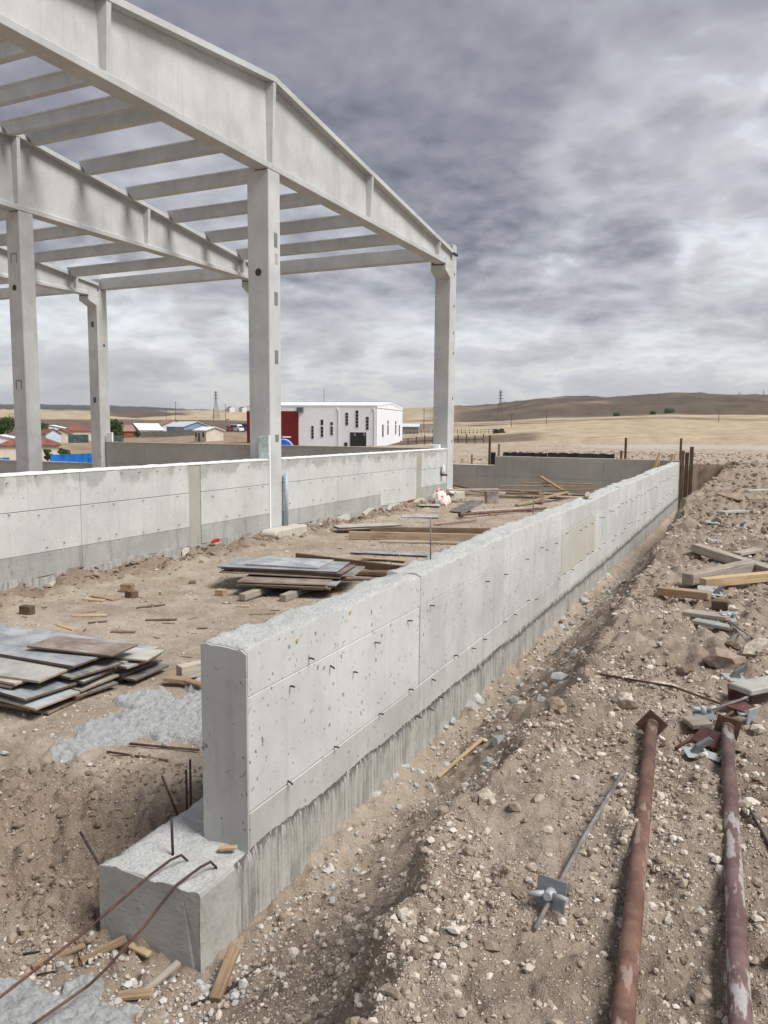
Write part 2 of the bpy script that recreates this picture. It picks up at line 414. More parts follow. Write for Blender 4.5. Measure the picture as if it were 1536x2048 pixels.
def thing(name, label, cat, loc=(0, 0, 0), rz=0.0, group=None):
    o = bpy.data.objects.new(name, None); COL.objects.link(o); o.location = loc; o.rotation_euler = (0, 0, rz)
    o.empty_display_size = .1
    return tag(o, label, cat, group)
def frame(A, B, roll=0.0):
    """matrix at midpoint of AB, x axis along AB, z as near up as possible"""
    A, B = Vector(A), Vector(B); x = (B - A).normalized(); y = Vector((0, 0, 1)).cross(x)
    if y.length < 1e-4: y = Vector((0, 1, 0))
    y.normalize(); z = x.cross(y)
    m = Matrix((x, y, z)).transposed().to_4x4() @ Matrix.Rotation(roll, 4, 'X'); m.translation = (A + B) / 2
    return m
def board(name, A, B, wd_, th, m, label=None, cat=None, group=None, roll=0.0, parent=None, bevel=.004):
    L = (Vector(B) - Vector(A)).length
    o = MB().box(-L / 2, L / 2, -wd_ / 2, wd_ / 2, -th / 2, th / 2).build(name, m, None, bevel=min(bevel, th * .2), xf=frame(A, B, roll))
    if parent: o.parent = parent
    return tag(o, label, cat, group)
def rod(name, path, r, m, label=None, cat=None, group=None, parent=None, n=8):
    p0 = Vector(path[0]) if parent is None else Vector((0, 0, 0))
    o = MB().tube([Vector(p) - p0 for p in path], r, n).build(name, m, parent, smooth=False)
    o.location = p0
    for q in o.data.polygons: q.use_smooth = len(q.vertices) == 4
    return tag(o, label, cat, group)

# ------------------------------------------------------------------ numpy noise and the lie of the land
def pn(x, y, seed=0):
    x = np.asarray(x, float); y = np.asarray(y, float)
    xi = np.floor(x).astype(np.int64); yi = np.floor(y).astype(np.int64); xf = x - xi; yf = y - yi
    def g(ix, iy, dx, dy):
        h = (ix * 374761393 + iy * 668265263 + seed * 974634777) & 0xffffffff
        h = ((h ^ (h >> 13)) * 1274126177) & 0xffffffff; h = h ^ (h >> 16)
        a = (h & 0xffff) / 65536.0 * 2 * np.pi
        return np.cos(a) * dx + np.sin(a) * dy
    u = xf * xf * xf * (xf * (xf * 6 - 15) + 10); v = yf * yf * yf * (yf * (yf * 6 - 15) + 10)
    a = g(xi, yi, xf, yf); b = g(xi + 1, yi, xf - 1, yf); c = g(xi, yi + 1, xf, yf - 1); d_ = g(xi + 1, yi + 1, xf - 1, yf - 1)
    return ((a + (b - a) * u) + ((c + (d_ - c) * u) - (a + (b - a) * u)) * v) * 1.5
def fbm(x, y, o=4, seed=0, gain=.5):
    s_ = 0; a = 1.0; f_ = 1.0
    for k in range(o):
        s_ = s_ + a * pn(x * f_, y * f_, seed + k * 13); a *= gain; f_ *= 2.03
    return s_
def sst(a, b, x):
    t = np.clip((x - a) / (b - a), 0, 1); return t * t * (3 - 2 * t)

AZ = [-180, -100, -55, -45, -36, -28, -20, -12, -5, 2, 40, 110, 180]
DD = [25, 40, 80, 150, 200, 300, 450, 700, 1000, 1500, 2200, 3500, 6000, 12000]
HT = {-55: [-.9, -1.2, -3, -4.2, -4, -3, 2, 6.3, 11, 20, 37, 56, 140, 120], -45: [-.8, -1.1, -2.8, -4, -3.6, -2.5, 1.5, 6, 10, 20, 39, 59, 144, 120],
      -36: [-.3, -.4, -1.2, -1.2, -.8, 0, 3.5, 6.3, 11.2, 23, 44.5, 66, 118, 100], -28: [.5, .6, .3, -2, -1.5, 0, 2.9, 5.4, 10, 20.5, 41.7, 72, 120, 100],
      -20: [.9, .95, .6, 0, 0, .5, 1.2, 5, 11.2, 31, 64, 90, 110, 90], -12: [.92, .95, .9, .9, 1, 1.8, 3.5, 7.7, 18, 56, 88, 114, 120, 100],
      -5: [.95, .95, 1, 1.2, 1.5, 2.3, 4.5, 9.5, 22, 66, 98, 128, 130, 100], 2: [.95, 1, 1.1, 1.4, 1.8, 2.7, 5, 9.5, 21, 55, 88, 130, 140, 100]}
HT[-180] = HT[110] = HT[180] = HT[40] = HT[2]; HT[-100] = HT[-55]
HTA = np.array([HT[a] for a in AZ], float); LD = np.log(DD)
def far_h(x, y):
    az = np.degrees(np.arctan2(x, y)); d_ = np.maximum(np.hypot(x, y), 26.)
    fa = np.interp(az, AZ, np.arange(len(AZ))); fd = np.interp(np.log(d_), LD, np.arange(len(DD)))
    ia = np.clip(fa.astype(int), 0, len(AZ) - 2); id_ = np.clip(fd.astype(int), 0, len(DD) - 2)
    ta = fa - ia; ta = ta * ta * (3 - 2 * ta); td = fd - id_
    h = (HTA[ia, id_] * (1 - ta) + HTA[ia + 1, id_] * ta) * (1 - td) + (HTA[ia, id_ + 1] * (1 - ta) + HTA[ia + 1, id_ + 1] * ta) * td
    k = sst(350, 1500, d_)
    h = h + k * (fbm(x / 420., y / 420., 4, 5) * 5.0 + np.abs(fbm(x / 300., y / 300., 3, 9)) * -16.0 * sst(850, 1500, d_))
    h = h + .35 * fbm(x / 30., y / 30., 3, 21) * sst(60, 120, d_) * (1 - k)
    return h
def mound_z(y): return .72 + .010 * np.clip(y, -5, 30)
def near_h(x, y):
    # ground inside the walls, with an excavated step in front of it
    yc = np.interp(x, [-9, -5.5, -4, -3.1, -2.6], [2.9, 3.0, 3.2, 3.75, 4.0]) + .14 * fbm(x * 1.6, y * 1.6, 3, 3)
    run = .55
    zi = -.24 * (1 - sst(0, 1, (y - (yc - run)) / run))
    zi = zi + .022 * fbm(x * .55, y * .55, 4, 11) + .085 * sst(8.25, 9.0, -x) * (.8 + 1.9 * fbm(x * 2.1, y * 2.1, 4, 17)) * (y < 24.3) * (x > -9.2)
    zi = zi + .05 * sst(2.3, 2.9, y) * sst(.35, .0, y - yc) * fbm(x * 3.3, y * 3.3, 4, 77, .6)
    # trench beside the near wall, then the heaped spoil on the right
    cx = np.interp(y, [-6, 2, 12, 18.2, 20.5, 25, 33, 34], [-1.05, -.95, -1.0, -1.22, -1.12, -.92, -.88, -2.4])
    cx = cx + .10 * fbm(x * .9, y * .9 + 40, 3, 31) + .05 * fbm(x * 4, y * 4, 2, 33)
    wdt = np.interp(y, [0, 3, 8, 18, 22, 28], [1.0, 1.05, .98, .75, .5, .3])
    tb = np.interp(y, [1, 3, 6, 13, 19, 25, 27.5, 28], [-.22, -.23, -.28, -.30, -.42, -.46, -.46, -.7])
    s_ = np.clip((x - (cx - wdt)) / wdt, 0, 1); s_ = .72 * s_ ** 1.15 + .28 * sst(.80, .98, s_)
    mz = mound_z(y) + .05 * fbm(x * .8, y * .8, 3, 41)
    zr = tb + (mz - tb) * s_
    k = sst(-2.75, -1.9, x)
    z = zi * (1 - k) + zr * k
    # rubble ground outside the cross wall
    ko = sst(28.15, 28.7, y) * sst(-13.0, -11.5, x)
    z = z * (1 - ko * (x < -2.0)) + ko * (x < -2.0) * (.90 + .06 * fbm(x * .9, y * .9, 3, 51))
    ks = sst(32.9, 33.25, y); z = z * (1 - ks) + ks * .95
    # low land left of the far eave wall
    kl = sst(24.3, 27, -x); z = z * (1 - kl) - kl * .4
    kb = sst(24.6, 25.6, y) * sst(11.5, 13.5, -x); z = z * (1 - kb) + kb * .2
    return z
def fine_h(x, y):
    d_ = np.hypot(x, y); rt = sst(-2.75, -2.1, x)
    lump = np.abs(fbm(x * 4.5, y * 4.5, 2, 61)); lump2 = fbm(x * 13, y * 13, 2, 63)
    a = rt * (.045 + .05 * sst(4.4, 6.0, y)) + (1 - rt) * .008
    ex = (1 - rt) * sst(4.3, 3.4, y) * sst(2.2, 2.7, y)
    return (a + ex * .10) * (lump - .35) + (rt * .014 + (1 - rt) * .005 + ex * .03) * lump2 + .004 * pn(x * 38, y * 38, 65) * (.4 + rt)
def gz_np(x, y):
    x = np.asarray(x, float); y = np.asarray(y, float); d_ = np.hypot(x, y)
    k = sst(34, 46, d_)
    f_ = fine_h(x, y) * (1 - sst(30, 60, d_))
    return near_h(x, y) * (1 - k) + far_h(x, y) * k + f_
def gz(x, y): return float(gz_np(np.array([x]), np.array([y]))[0])
def base_z(x, y): return float((gz_np(np.array([x]), np.array([y])) - fine_h(np.array([x]), np.array([y])))[0])

# ------------------------------------------------------------------ ground: one sheet from the feet to the horizon
def build_ground():
    az = np.concatenate([np.arange(-180, -75, 7.5), np.linspace(-75, -57, 40, endpoint=False), np.linspace(-57, 7, 580, endpoint=False),
                         np.linspace(7, 25, 40, endpoint=False), np.arange(25, 180.1, 7.5)])
    az[-1] = 180.0
    r = [.35]
    while r[-1] < 11500:
        q = r[-1]
        r.append(q * (1.06 if q < 1.3 else 1.0068 if q < 12 else 1.0105 if q < 45 else 1.028))
    r = np.array(r); na, nr = len(az), len(r)
    A, Q = np.meshgrid(np.radians(az), r, indexing='ij')
    X = Q * np.sin(A); Y = Q * np.cos(A)
    Z = gz_np(X.ravel(), Y.ravel()).reshape(X.shape)
    idx = np.arange(na * nr).reshape(na, nr)
    f_ = np.stack([idx[:-1, :-1], idx[1:, :-1], idx[1:, 1:], idx[:-1, 1:]], -1).reshape(-1, 4)
    f_ = f_[:, ::-1]
    me = bpy.data.meshes.new('ground')
    me.vertices.add(na * nr); me.vertices.foreach_set('co', np.stack([X, Y, Z], -1).ravel())
    me.loops.add(f_.size); me.loops.foreach_set('vertex_index', f_.ravel().astype(np.int32))
    me.polygons.add(len(f_)); me.polygons.foreach_set('loop_start', np.arange(0, f_.size, 4, dtype=np.int32))
    me.update(calc_edges=True); me.validate()
    me.polygons.foreach_set('use_smooth', np.ones(len(f_), bool))
    # soil colours: what the ground is made of, plus shade painted into the pit
    x = X.ravel(); y = Y.ravel(); d_ = np.hypot(x, y); a = np.degrees(np.arctan2(x, y))
    c = np.zeros((len(x), 4))
    def lay(k, col, alpha=None):
        k = np.clip(k, 0, 1)[:, None]
        c[:, :3] = c[:, :3] * (1 - k) + np.array(col) * k
    n1 = fbm(x * .7, y * .7, 4, 101); n2 = fbm(x * 3, y * 3, 3, 103)
    c[:, :3] = (.385, .308, .240)
    lay(sst(-.2, .6, n1 + .5 * n2), (.450, .375, .300))
    lay((x < -2.6) * sst(.1, .55, fbm(x * .9 + 7, y * .9, 4, 107)) * .55, (.300, .228, .170))
    lay((x < -2.6) * sst(.25, .6, fbm(x * 2.3 + 3, y * 2.3, 3, 109)) * .5, (.52, .45, .37))
    rt = sst(-2.3, -1.6, x) * sst(40, 20, d_)
    lay(rt * .75, (.325, .256, .200)); lay(rt * sst(.0, .6, n1 + n2) * .7, (.415, .338, .270))
    lay(rt * sst(.1, .7, -n1 + n2) * .5, (.215, .163, .123))
    lay((x > -2.2) * (x < -.6) * sst(26, 29, y) * sst(34, 33.3, y) * .9, (.150, .108, .078))  # pit darkened in the colour: shade of its depth and moist soil
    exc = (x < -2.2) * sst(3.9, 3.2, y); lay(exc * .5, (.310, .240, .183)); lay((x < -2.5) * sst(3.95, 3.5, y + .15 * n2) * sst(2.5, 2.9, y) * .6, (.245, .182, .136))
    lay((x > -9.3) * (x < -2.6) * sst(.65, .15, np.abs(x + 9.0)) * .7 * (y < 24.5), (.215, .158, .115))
    wx = x + 60 * fbm(x / 90., y / 90., 3, 111); wy = y + 60 * fbm(x / 90., y / 90., 3, 113)
    dw = np.where(d_ > 60, d_ * (1 + .10 * fbm(x / (d_ * .25 + 20), y / (d_ * .25 + 20), 3, 115)), d_)
    gold = (.41, .33, .222); pale = (.53, .49, .43); brown = (.135, .092, .070); scrub = (.112, .083, .061); slate = (.070, .060, .056)
    farl = sst(45, 75, d_)
    lay(farl * (a < -26), (.285, .215, .150))
    right = sst(-24, -19, a)
    # right side: pale track, stubble fields, brown hills
    lay(right * sst(72, 95, dw), gold)
    pk = .5 * fbm(x / 9., y / 9., 3, 137); lay(sst(-13, -9.5, a + 2 * pk) * sst(54, 58, d_ + 9 * pk) * sst(76, 70, d_ + 9 * pk) * (.75 + .5 * pk), (.46, .43, .385))
    lay(sst(-27, -24, a) * sst(-13, -15, a) * sst(95, 105, dw) * sst(230, 215, dw), (.19, .145, .105))
    lay(sst(-27, -24, a) * sst(-15, -19, a) * sst(130, 138, dw) * sst(190, 184, dw), brown)
    lay(right * sst(-11, -15, a) * sst(560, 575, dw) * sst(640, 620, dw), brown)
    lay(right * sst(660, 680, dw) * sst(730, 715, dw) * .8, (.21, .15, .10))
    lay(right * sst(850, 930, dw), scrub)
    lay(right * sst(1100, 1300, d_) * sst(.15, .5, fbm(x / 210., y / 210., 4, 121)) * .8, (.25, .19, .12))
    lay(right * sst(1150, 1400, d_) * sst(.05, .45, fbm(x / 130., y / 130., 3, 123)) * .8, (.065, .050, .040))
    left = 1 - right
    lay(left * sst(290, 320, dw) * sst(760, 700, dw), (.150, .108, .085))
    lay(left * sst(700, 760, dw), gold)
    lay(left * sst(930, 960, dw) * sst(1080, 1040, dw) * sst(-33, -30, a), brown)
    lay(left * sst(-46, -44, a) * sst(-38.5, -40, a) * sst(1500, 1560, d_) * sst(2300, 2200, d_), (.12, .085, .07))
    lay(left * sst(2500, 2900, dw), slate)
    fk = sst(60, 110, d_); lg = np.log(np.maximum(d_, 1))
    c[:, :3] *= (1 + fk * (.22 * fbm(lg * 26, a * .35, 3, 131) + .16 * fbm(lg * 9 + 3, a * .9, 3, 133)))[:, None]
    c[:, 3] = sst(26, 12, d_)
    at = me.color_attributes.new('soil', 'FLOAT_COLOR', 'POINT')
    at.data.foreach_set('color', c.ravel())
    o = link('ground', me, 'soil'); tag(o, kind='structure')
build_ground()

# loose stones: an icosahedron knocked out of shape, many in one mesh
T = (1 + 5 ** .5) / 2
ICO_ = np.array([(-1, T, 0), (1, T, 0), (-1, -T, 0), (1, -T, 0), (0, -1, T), (0, 1, T), (0, -1, -T), (0, 1, -T), (T, 0, -1), (T, 0, 1), (-T, 0, -1), (-T, 0, 1)]) / 1.9
ICF_ = np.array([(0, 11, 5), (0, 5, 1), (0, 1, 7), (0, 7, 10), (0, 10, 11), (1, 5, 9), (5, 11, 4), (11, 10, 2), (10, 7, 6), (7, 1, 8), (3, 9, 4), (3, 4, 2), (3, 2, 6), (3, 6, 8), (3, 8, 9), (4, 9, 5), (2, 4, 11), (6, 2, 10), (8, 6, 7), (9, 8, 1)])
OCV = np.array([(1, 0, 0), (-.5, .87, 0), (-.5, -.87, 0), (.25, .2, .95), (-.1, -.2, -.9)])
OCF = np.array([(0, 1, 3), (1, 2, 3), (2, 0, 3), (1, 0, 4), (2, 1, 4), (0, 2, 4)])
def scatter(name, pts, rad, m, seed, label, cat, tiny=False):
    ICO, ICF = (OCV, OCF) if tiny else (ICO_, ICF_)
    g = np.random.default_rng(seed); n = len(pts)
    v = ICO[None] * (1 + g.uniform(-.28, .28, (n, len(ICO), 1)))
    v = v * (rad[:, None] * g.uniform(.65, 1.25, (n, 3)))[:, None, :]; v[:, :, 2] *= .8
    th = g.uniform(0, 6.28, n); cs, sn = np.cos(th)[:, None], np.sin(th)[:, None]
    X_ = v[:, :, 0] * cs - v[:, :, 1] * sn; Y_ = v[:, :, 0] * sn + v[:, :, 1] * cs
    v = np.stack([X_, Y_, v[:, :, 2]], -1) + pts[:, None, :]
    f_ = (ICF[None] + (np.arange(n) * len(ICO))[:, None, None]).reshape(-1, 3)
    me = bpy.data.meshes.new(name)
    me.vertices.add(n * len(ICO)); me.vertices.foreach_set('co', v.ravel())
    me.loops.add(f_.size); me.loops.foreach_set('vertex_index', f_.ravel().astype(np.int32))
    me.polygons.add(len(f_)); me.polygons.foreach_set('loop_start', np.arange(0, f_.size, 3, dtype=np.int32))
    me.update(calc_edges=True); me.shade_flat()
    return tag(link(name, me, m), label, cat, kind='stuff')
def polar_pts(g, n, a0, a1, r0, r1, pw_=1.0):
    a = np.radians(g.uniform(a0, a1, n)); r_ = r0 * (r1 / r0) ** (g.uniform(0, 1, n) ** pw_)
    return r_ * np.sin(a), r_ * np.cos(a), r_
def build_gravel():
    g = np.random.default_rng(5)
    x, y, r_ = polar_pts(g, 260000, -58, 9, 1.3, 15, .85)
    k = (x > -2.15) | (y < 2.68)
    clus = fbm(x * 1.1, y * 1.1, 3, 201)
    k &= g.uniform(0, 1, len(x)) < np.clip(.64 + 1.2 * clus, .14, 1) * np.where(x > -1.5, 1.0, .75)
    x, y, r_ = x[k], y[k], r_[k]
    rad = np.clip(.0036 * np.exp(g.normal(0, .56, len(x))) * (.70 + .13 * r_), .002, .032)
    z = gz_np(x, y) + rad * .25; pts = np.stack([x, y, z], -1)
    bigk = rad > np.quantile(rad, .90)
    scatter('gravel', pts[bigk], rad[bigk], 'gravel', 11, 'pale gravel stones strewn over the spoil heap and trench', 'gravel')
    scatter('fine_gravel', pts[~bigk], rad[~bigk], 'gravel', 15, 'fine pale gravel covering the spoil heap and trench', 'gravel', True)
    x, y, r_ = polar_pts(g, 60000, -58, -14, 3.4, 27, .9)
    k = (x < -2.9) & (x > -8.95) & (y < 27.5) & (g.uniform(0, 1, len(x)) < np.clip(.5 + .9 * fbm(x * .8, y * .8, 3, 203), .08, 1))
    x, y, r_ = x[k], y[k], r_[k]
    rad = np.clip(.0028 * np.exp(g.normal(0, .6, len(x))) * (.6 + .15 * r_), .0016, .035)
    scatter('grit', np.stack([x, y, gz_np(x, y) + rad * .2], -1), rad, 'gravel', 12, 'fine pale grit on the dirt floor between the walls', 'grit', True)
    # lumps of broken concrete along the foot of the near wall
    n = 1500
    y = 2.6 + 18 * g.uniform(0, 1, n) ** 2.0; x = -2.17 + np.abs(g.normal(0, .17, n)) + .02
    rad = np.clip(.0065 * np.exp(g.normal(0, .6, n)), .003, .035)
    x2 = g.uniform(-2.9, -1.9, 500); y2 = g.uniform(2.1, 2.68, 500)
    x3 = np.r_[-4.15 + .5 * g.normal(0, 1, 380), -2.55 + .4 * g.normal(0, 1, 240)]; y3 = np.r_[4.6 + .55 * g.normal(0, 1, 380), 2.05 + .3 * g.normal(0, 1, 240)]
    x3 = np.where(x3 > -3.0, np.where(y3 > 2.65, -4.2, x3), x3); r3 = np.clip(.007 * np.exp(g.normal(0, .6, 620)), .003, .03)
    x = np.r_[x, x2]; y = np.r_[y, y2]; rad = np.r_[rad, np.clip(.0065 * np.exp(g.normal(0, .6, 500)), .003, .025)]
    x = np.r_[x, x3]; y = np.r_[y, y3]; rad = np.r_[rad, r3]
    scatter('concrete_crumbs', np.stack([x, y, gz_np(x, y) + rad * .2], -1), rad, 'concrete_crumbs', 13, 'grey concrete crumbs along the foot of the near wall', 'rubble')
    x, y, r_ = polar_pts(g, 3600, -40, 9, 1.5, 22, 1.0)
    k = (x > -1.35) & (g.uniform(0, 1, len(x)) < np.clip(.5 + 1.3 * fbm(x * .9, y * .9, 3, 207), .05, 1)); x, y, r_ = x[k], y[k], r_[k]
    rad = np.clip(.0095 * np.exp(g.normal(0, .55, len(x))) * (.6 + .13 * r_), .004, .07)
    scatter('earth_crumbs', np.stack([x, y, gz_np(x, y) + rad * .2], -1), rad, 'clod', 16, 'crumbled brown earth clods over the spoil heap', 'clods')
    x, y, r_ = polar_pts(g, 6000, -58, -36, 3.2, 5.6, 1.0); k = (x < -2.9) & (y < 4.1); x, y = x[k], y[k]
    rad = np.clip(.0055 * np.exp(g.normal(0, .65, len(x))), .002, .035)
    scatter('bank_crumbs', np.stack([x, y, gz_np(x, y) + rad * .2], -1), rad, 'clod', 19, 'crumbled brown earth on the dug bank left of the footing', 'clods')
    y = g.uniform(6, 24, 1500); x = -8.95 + np.abs(g.normal(0, .28, 1500)); rad = np.clip(.016 * np.exp(g.normal(0, .6, 1500)), .006, .07)
    scatter('wall_foot_clods', np.stack([x, y, gz_np(x, y) + rad * .2], -1), rad, 'clod', 18, 'dark crumbled earth banked along the foot of the inner wall', 'clods')
    # flat bits of dried concrete on the trench floor
    y = g.uniform(4.5, 14, 420); x = -1.85 + .35 * g.normal(0, 1, 420).clip(-1, 1.6)
    rad = np.clip(.022 * np.exp(g.normal(0, .6, 420)), .008, .08)
    scatter('dried_concrete', np.stack([x, y, gz_np(x, y) + rad * .02], -1), rad, 'concrete_crumbs', 17, 'grey flakes of dried concrete on the trench floor', 'rubble')
    # clods beyond the cross wall and on the far spoil
    x = np.r_[g.uniform(-13, 8, 3500), g.uniform(-1.2, 7, 3500)]; y = np.r_[g.uniform(28.6, 48, 3500), g.uniform(12, 34, 3500)]
    rad = np.clip(.022 * np.exp(g.normal(0, .7, 7000)), .008, .16)
    scatter('clods', np.stack([x, y, gz_np(x, y) + rad * .1], -1), rad, 'clod', 14, 'brown clods of earth heaped beyond the walls', 'clods')
build_gravel()

# ------------------------------------------------------------------ cast walls
def ysteps(y0, y1, d0):
    ys = [y0]
    while ys[-1] < y1: ys.append(ys[-1] + d0 * max(1, ys[-1] / 4.0))
    if len(ys) > 2 and ys[-1] - y1 > 0: ys[-1] = y1
    return ys
def top_panel(name, x0, x1, y0, y1, z0, zt, m, parent, amp=.02, seed=0, step=.03):
    """panel whose upper face is raw, hand-floated concrete"""
    ys = ysteps(y0, y1, step); nx = 9; vs = []
    for y in ys:
        row = [(x0, z0), (x0, zt - .10)]
        for i in range(nx):
            u = i / (nx - 1); x = x0 + (x1 - x0) * u; e = min(u, 1 - u)
            h = amp * float(fbm(np.array(x * 5.), np.array(y * 5.), 4, seed, .6)) - (.010 + .012 * float(pn(y * 3.1, x * 9, seed + 5))) * (1 - min(1, e * 6)) ** 2
            row.append((x, zt + h + .012 * math.sin(y * .9)))
        row += [(x1, zt - .10), (x1, z0)]
        vs += [(p, y, q) for p, q in row]
    n = nx + 4; fs = []
    for i in range(len(ys) - 1):
        for k in range(n): fs.append((i * n + k, i * n + (k + 1) % n, (i + 1) * n + (k + 1) % n, (i + 1) * n + k))
    fs += [tuple(range(n)), tuple(range((len(ys) - 1) * n, len(ys) * n))[::-1]]
    o = MB().add(vs, fs).build(name, m, parent)
    o.data.materials.append(MATS['broken_concrete'])
    for p in o.data.polygons:
        if p.normal.z > .6 and len(p.vertices) == 4: p.material_index = 1; p.use_smooth = True
    return o
def panel(name, x0, x1, y0, y1, z0, z1, m, parent, b=.004):
    return MB().box(x0, x1, y0, y1, z0, z1).build(name, m, parent, bevel=b)

PIN = None
def tie_pin(parent, loc, rz):
    global PIN
    if PIN is None:
        a = MB().tube([(-.01, 0, 0), (.022, 0, 0), (.038, .002, -.004)], .0052, 6)
        PIN = a.build('tie_pin', 'dark_rebar', parent); o = PIN
    else:
        o = bpy.data.objects.new('tie_pin', PIN.data); COL.objects.link(o); o.parent = parent
    o.location = loc; o.rotation_euler = (random.uniform(-.5, .5), random.uniform(-.25, .25), rz + random.uniform(-.5, .5))
    return o

WX0, WX1, WY0, WY1 = -2.515, -2.23, 3.155, 28.0
nw = thing('retaining_wall', 'long pale concrete retaining wall running from the near footing to the far corner', 'wall', (0, 0, 0))
MB().box(WX0 + .008, WX1 - .008, WY0 + .008, WY1 - .02, .1, 1.08).build('core', 'joint_concrete', nw)
joints = [WY0, 5.405] + [5.405 + 2.435 * k for k in range(1, 10)]
joints[-1] = WY1
for i in range(len(joints) - 1):
    y0, y1 = joints[i], joints[i + 1]; g0 = .003 if i else 0; g1 = .003
    top_panel('upper_panel', WX0, WX1, y0 + g0, y1 - g1, .949, 1.205 - (.008 if i == 0 else 0), 'wall_concrete', nw, .024, 300 + i)
    if i == 3:
        panel('middle_panel', WX0, WX1 + .004, y0 + .008, y1 - .008, .340, .941, 'wall_concrete_patch', nw)['label'] = 'tan panel with rusty edges'
    else:
        panel('middle_panel', WX0, WX1 + random.uniform(-.001, .002), y0 + g0, y1 - (.014 if i == 0 else g1), .338, .944, 'wall_concrete', nw)
    panel('lower_panel', WX0, WX1 + .003, y0 + g0, y1 - g1, .10, .334, 'wall_concrete_strip' if i < 3 else 'wall_concrete', nw)
# end face is a thin cast skin, painted darker for its turn from the light
def end_skin():
    zt, nx = 1.197, 9; top_ = []
    for i in range(nx):
        u = i / (nx - 1); x = WX0 + (WX1 - WX0) * u; e = min(u, 1 - u); y = WY0
        h = .024 * float(fbm(np.array(x * 5.), np.array(y * 5.), 4, 300, .6)) - (.010 + .012 * float(pn(y * 3.1, x * 9, 305))) * (1 - min(1, e * 6)) ** 2
        top_.append((x, zt + h + .012 * math.sin(y * .9) - .002))
    pr = [(WX0, .10), (WX1, .10)] + top_[::-1]
    MB().prism(pr, WY0 - .012, WY0 - .001, lambda p, q, r_: (p, r_, q)).build('end_face', 'end_concrete', nw, bevel=.003)
end_skin()
for y, z in ((3.55, .885), (4.0, .875), (4.61, .865), (5.16, .89), (3.52, .355), (4.05, .35), (4.68, .345), (5.2, .36)): tie_pin(nw, (WX1, y, z), 0)
for y, z in ((4.30, .75), (3.75, .99), (5.3, .12), (5.55, .10), (5.75, .13)): tie_pin(nw, (WX1 + .03 * (z < .2), y, z), 0)
for i in range(1, 10):
    for k in range(5):
        yy = joints[i] + .25 + k * .47
        if yy < 27.6:
            if random.random() < .85: tie_pin(nw, (WX1 + .002, yy + random.uniform(-.12, .12), .865 + random.uniform(-.05, .05)), 0)
            if random.random() < .85: tie_pin(nw, (WX1 + .002, yy + random.uniform(-.12, .12), .35 + random.uniform(-.05, .05)), 0)
# short wooden plugs left in the top edge
for y, zz in ((3.62, 1.125), (4.25, 1.15)):
    rod('wooden_plug', [(WX1 - .03, y, zz), (WX1 + .006, y, zz)], .013, 'fresh_wood', parent=nw, n=8)

# footing: fluted board marks on the trench side, broken laitance on top
def build_footing():
    x0, x1, y0, y1, zt, zb = -2.845, -2.212, 2.73, 28.0, .14, -.75
    ys = [y0]
    while ys[-1] < y1: ys.append(ys[-1] + .010 * max(1, (ys[-1] / 3.4) ** 1.5))
    ys[-1] = y1; ys = np.array(ys); nz = 16; ntop = 16
    lip = .15 + .022 * fbm(ys * 1.4, ys * 0 + 2, 3, 401, .6) + .012 * pn(ys * 17, ys * 0 + 5, 402) - np.interp(ys, [3, 8, 14], [0, .09, .15])
    vs = []; lipv = []
    zs = np.linspace(0, 1, nz)
    fl = (.0022 * pn(ys * 31, ys * 0, 403) + .0028 * pn(ys * 67, ys * 0, 405)) * (.5 + .9 * np.abs(pn(ys * 1.7, ys * 0, 409))) + .010 * pn(ys * .9, ys * 0, 407)
    for i, y in enumerate(ys):
        ragged = y > 3.0
        zl = lip[i] if ragged else zt
        row = [(x0, zb)]
        for k in range(ntop):                              # left edge across the top towards the wall
            u = k / (ntop - 1); x = x0 + .004 + (x1 - .03 - x0) * u
            row.append((x, zt + .017 * float(fbm(np.array(x * 6), np.array(y * 6), 4, 411, .62)) - (.03 * (1 - min(1, u * 5)) ** 2)))
        for k in range(nz):
            t_ = zs[k]; z = zl + (zb - zl) * t_ ** 1.4
            amp = (1 if ragged else .25) * min(1, t_ * 8 + .15)
            off = .8 * fl[i] * amp - (.012 * (1 - min(1, t_ * 6)) ** 2 if ragged else .006 * (t_ == 0))
            row.append((x1 + off + .003 * float(pn(y * 40, z * 40, 415)), z))
        lipv += [0.0] * (1 + ntop) + [math.exp(-(zl - (zl + (zb - zl) * q ** 1.4)) / .07) if ragged else 0.0 for q in zs]
        vs += [(p, y + (0 if i else .012 * float(pn(p * 6., q * 6. + 9, 417))), q) for p, q in row]
    n = 1 + ntop + nz; fs = []
    for i in range(len(ys) - 1):
        for k in range(n): fs.append((i * n + k, (i + 1) * n + k, (i + 1) * n + (k + 1) % n, i * n + (k + 1) % n))
    fs += [tuple(range(n)), tuple(range((len(ys) - 1) * n, len(ys) * n))[::-1]]
    o = MB().add(vs, fs).build('footing', 'footing_concrete', nw)
    at = o.data.attributes.new('lip', 'FLOAT', 'POINT'); at.data.foreach_set('value', lipv)
    o.data.materials.append(MATS['broken_concrete']); o.data.materials.append(MATS['footing_end_concrete'])
    for p in o.data.polygons:
        if p.normal.z > .55 and (p.center.y < 3.15 or p.center.x < -2.26): p.material_index = 1; p.use_smooth = True
        elif p.normal.y < -.7 or (p.normal.x > .5 and p.center.y < 3.0): p.material_index = 2
        elif p.normal.x > .3: p.use_smooth = True
build_footing()

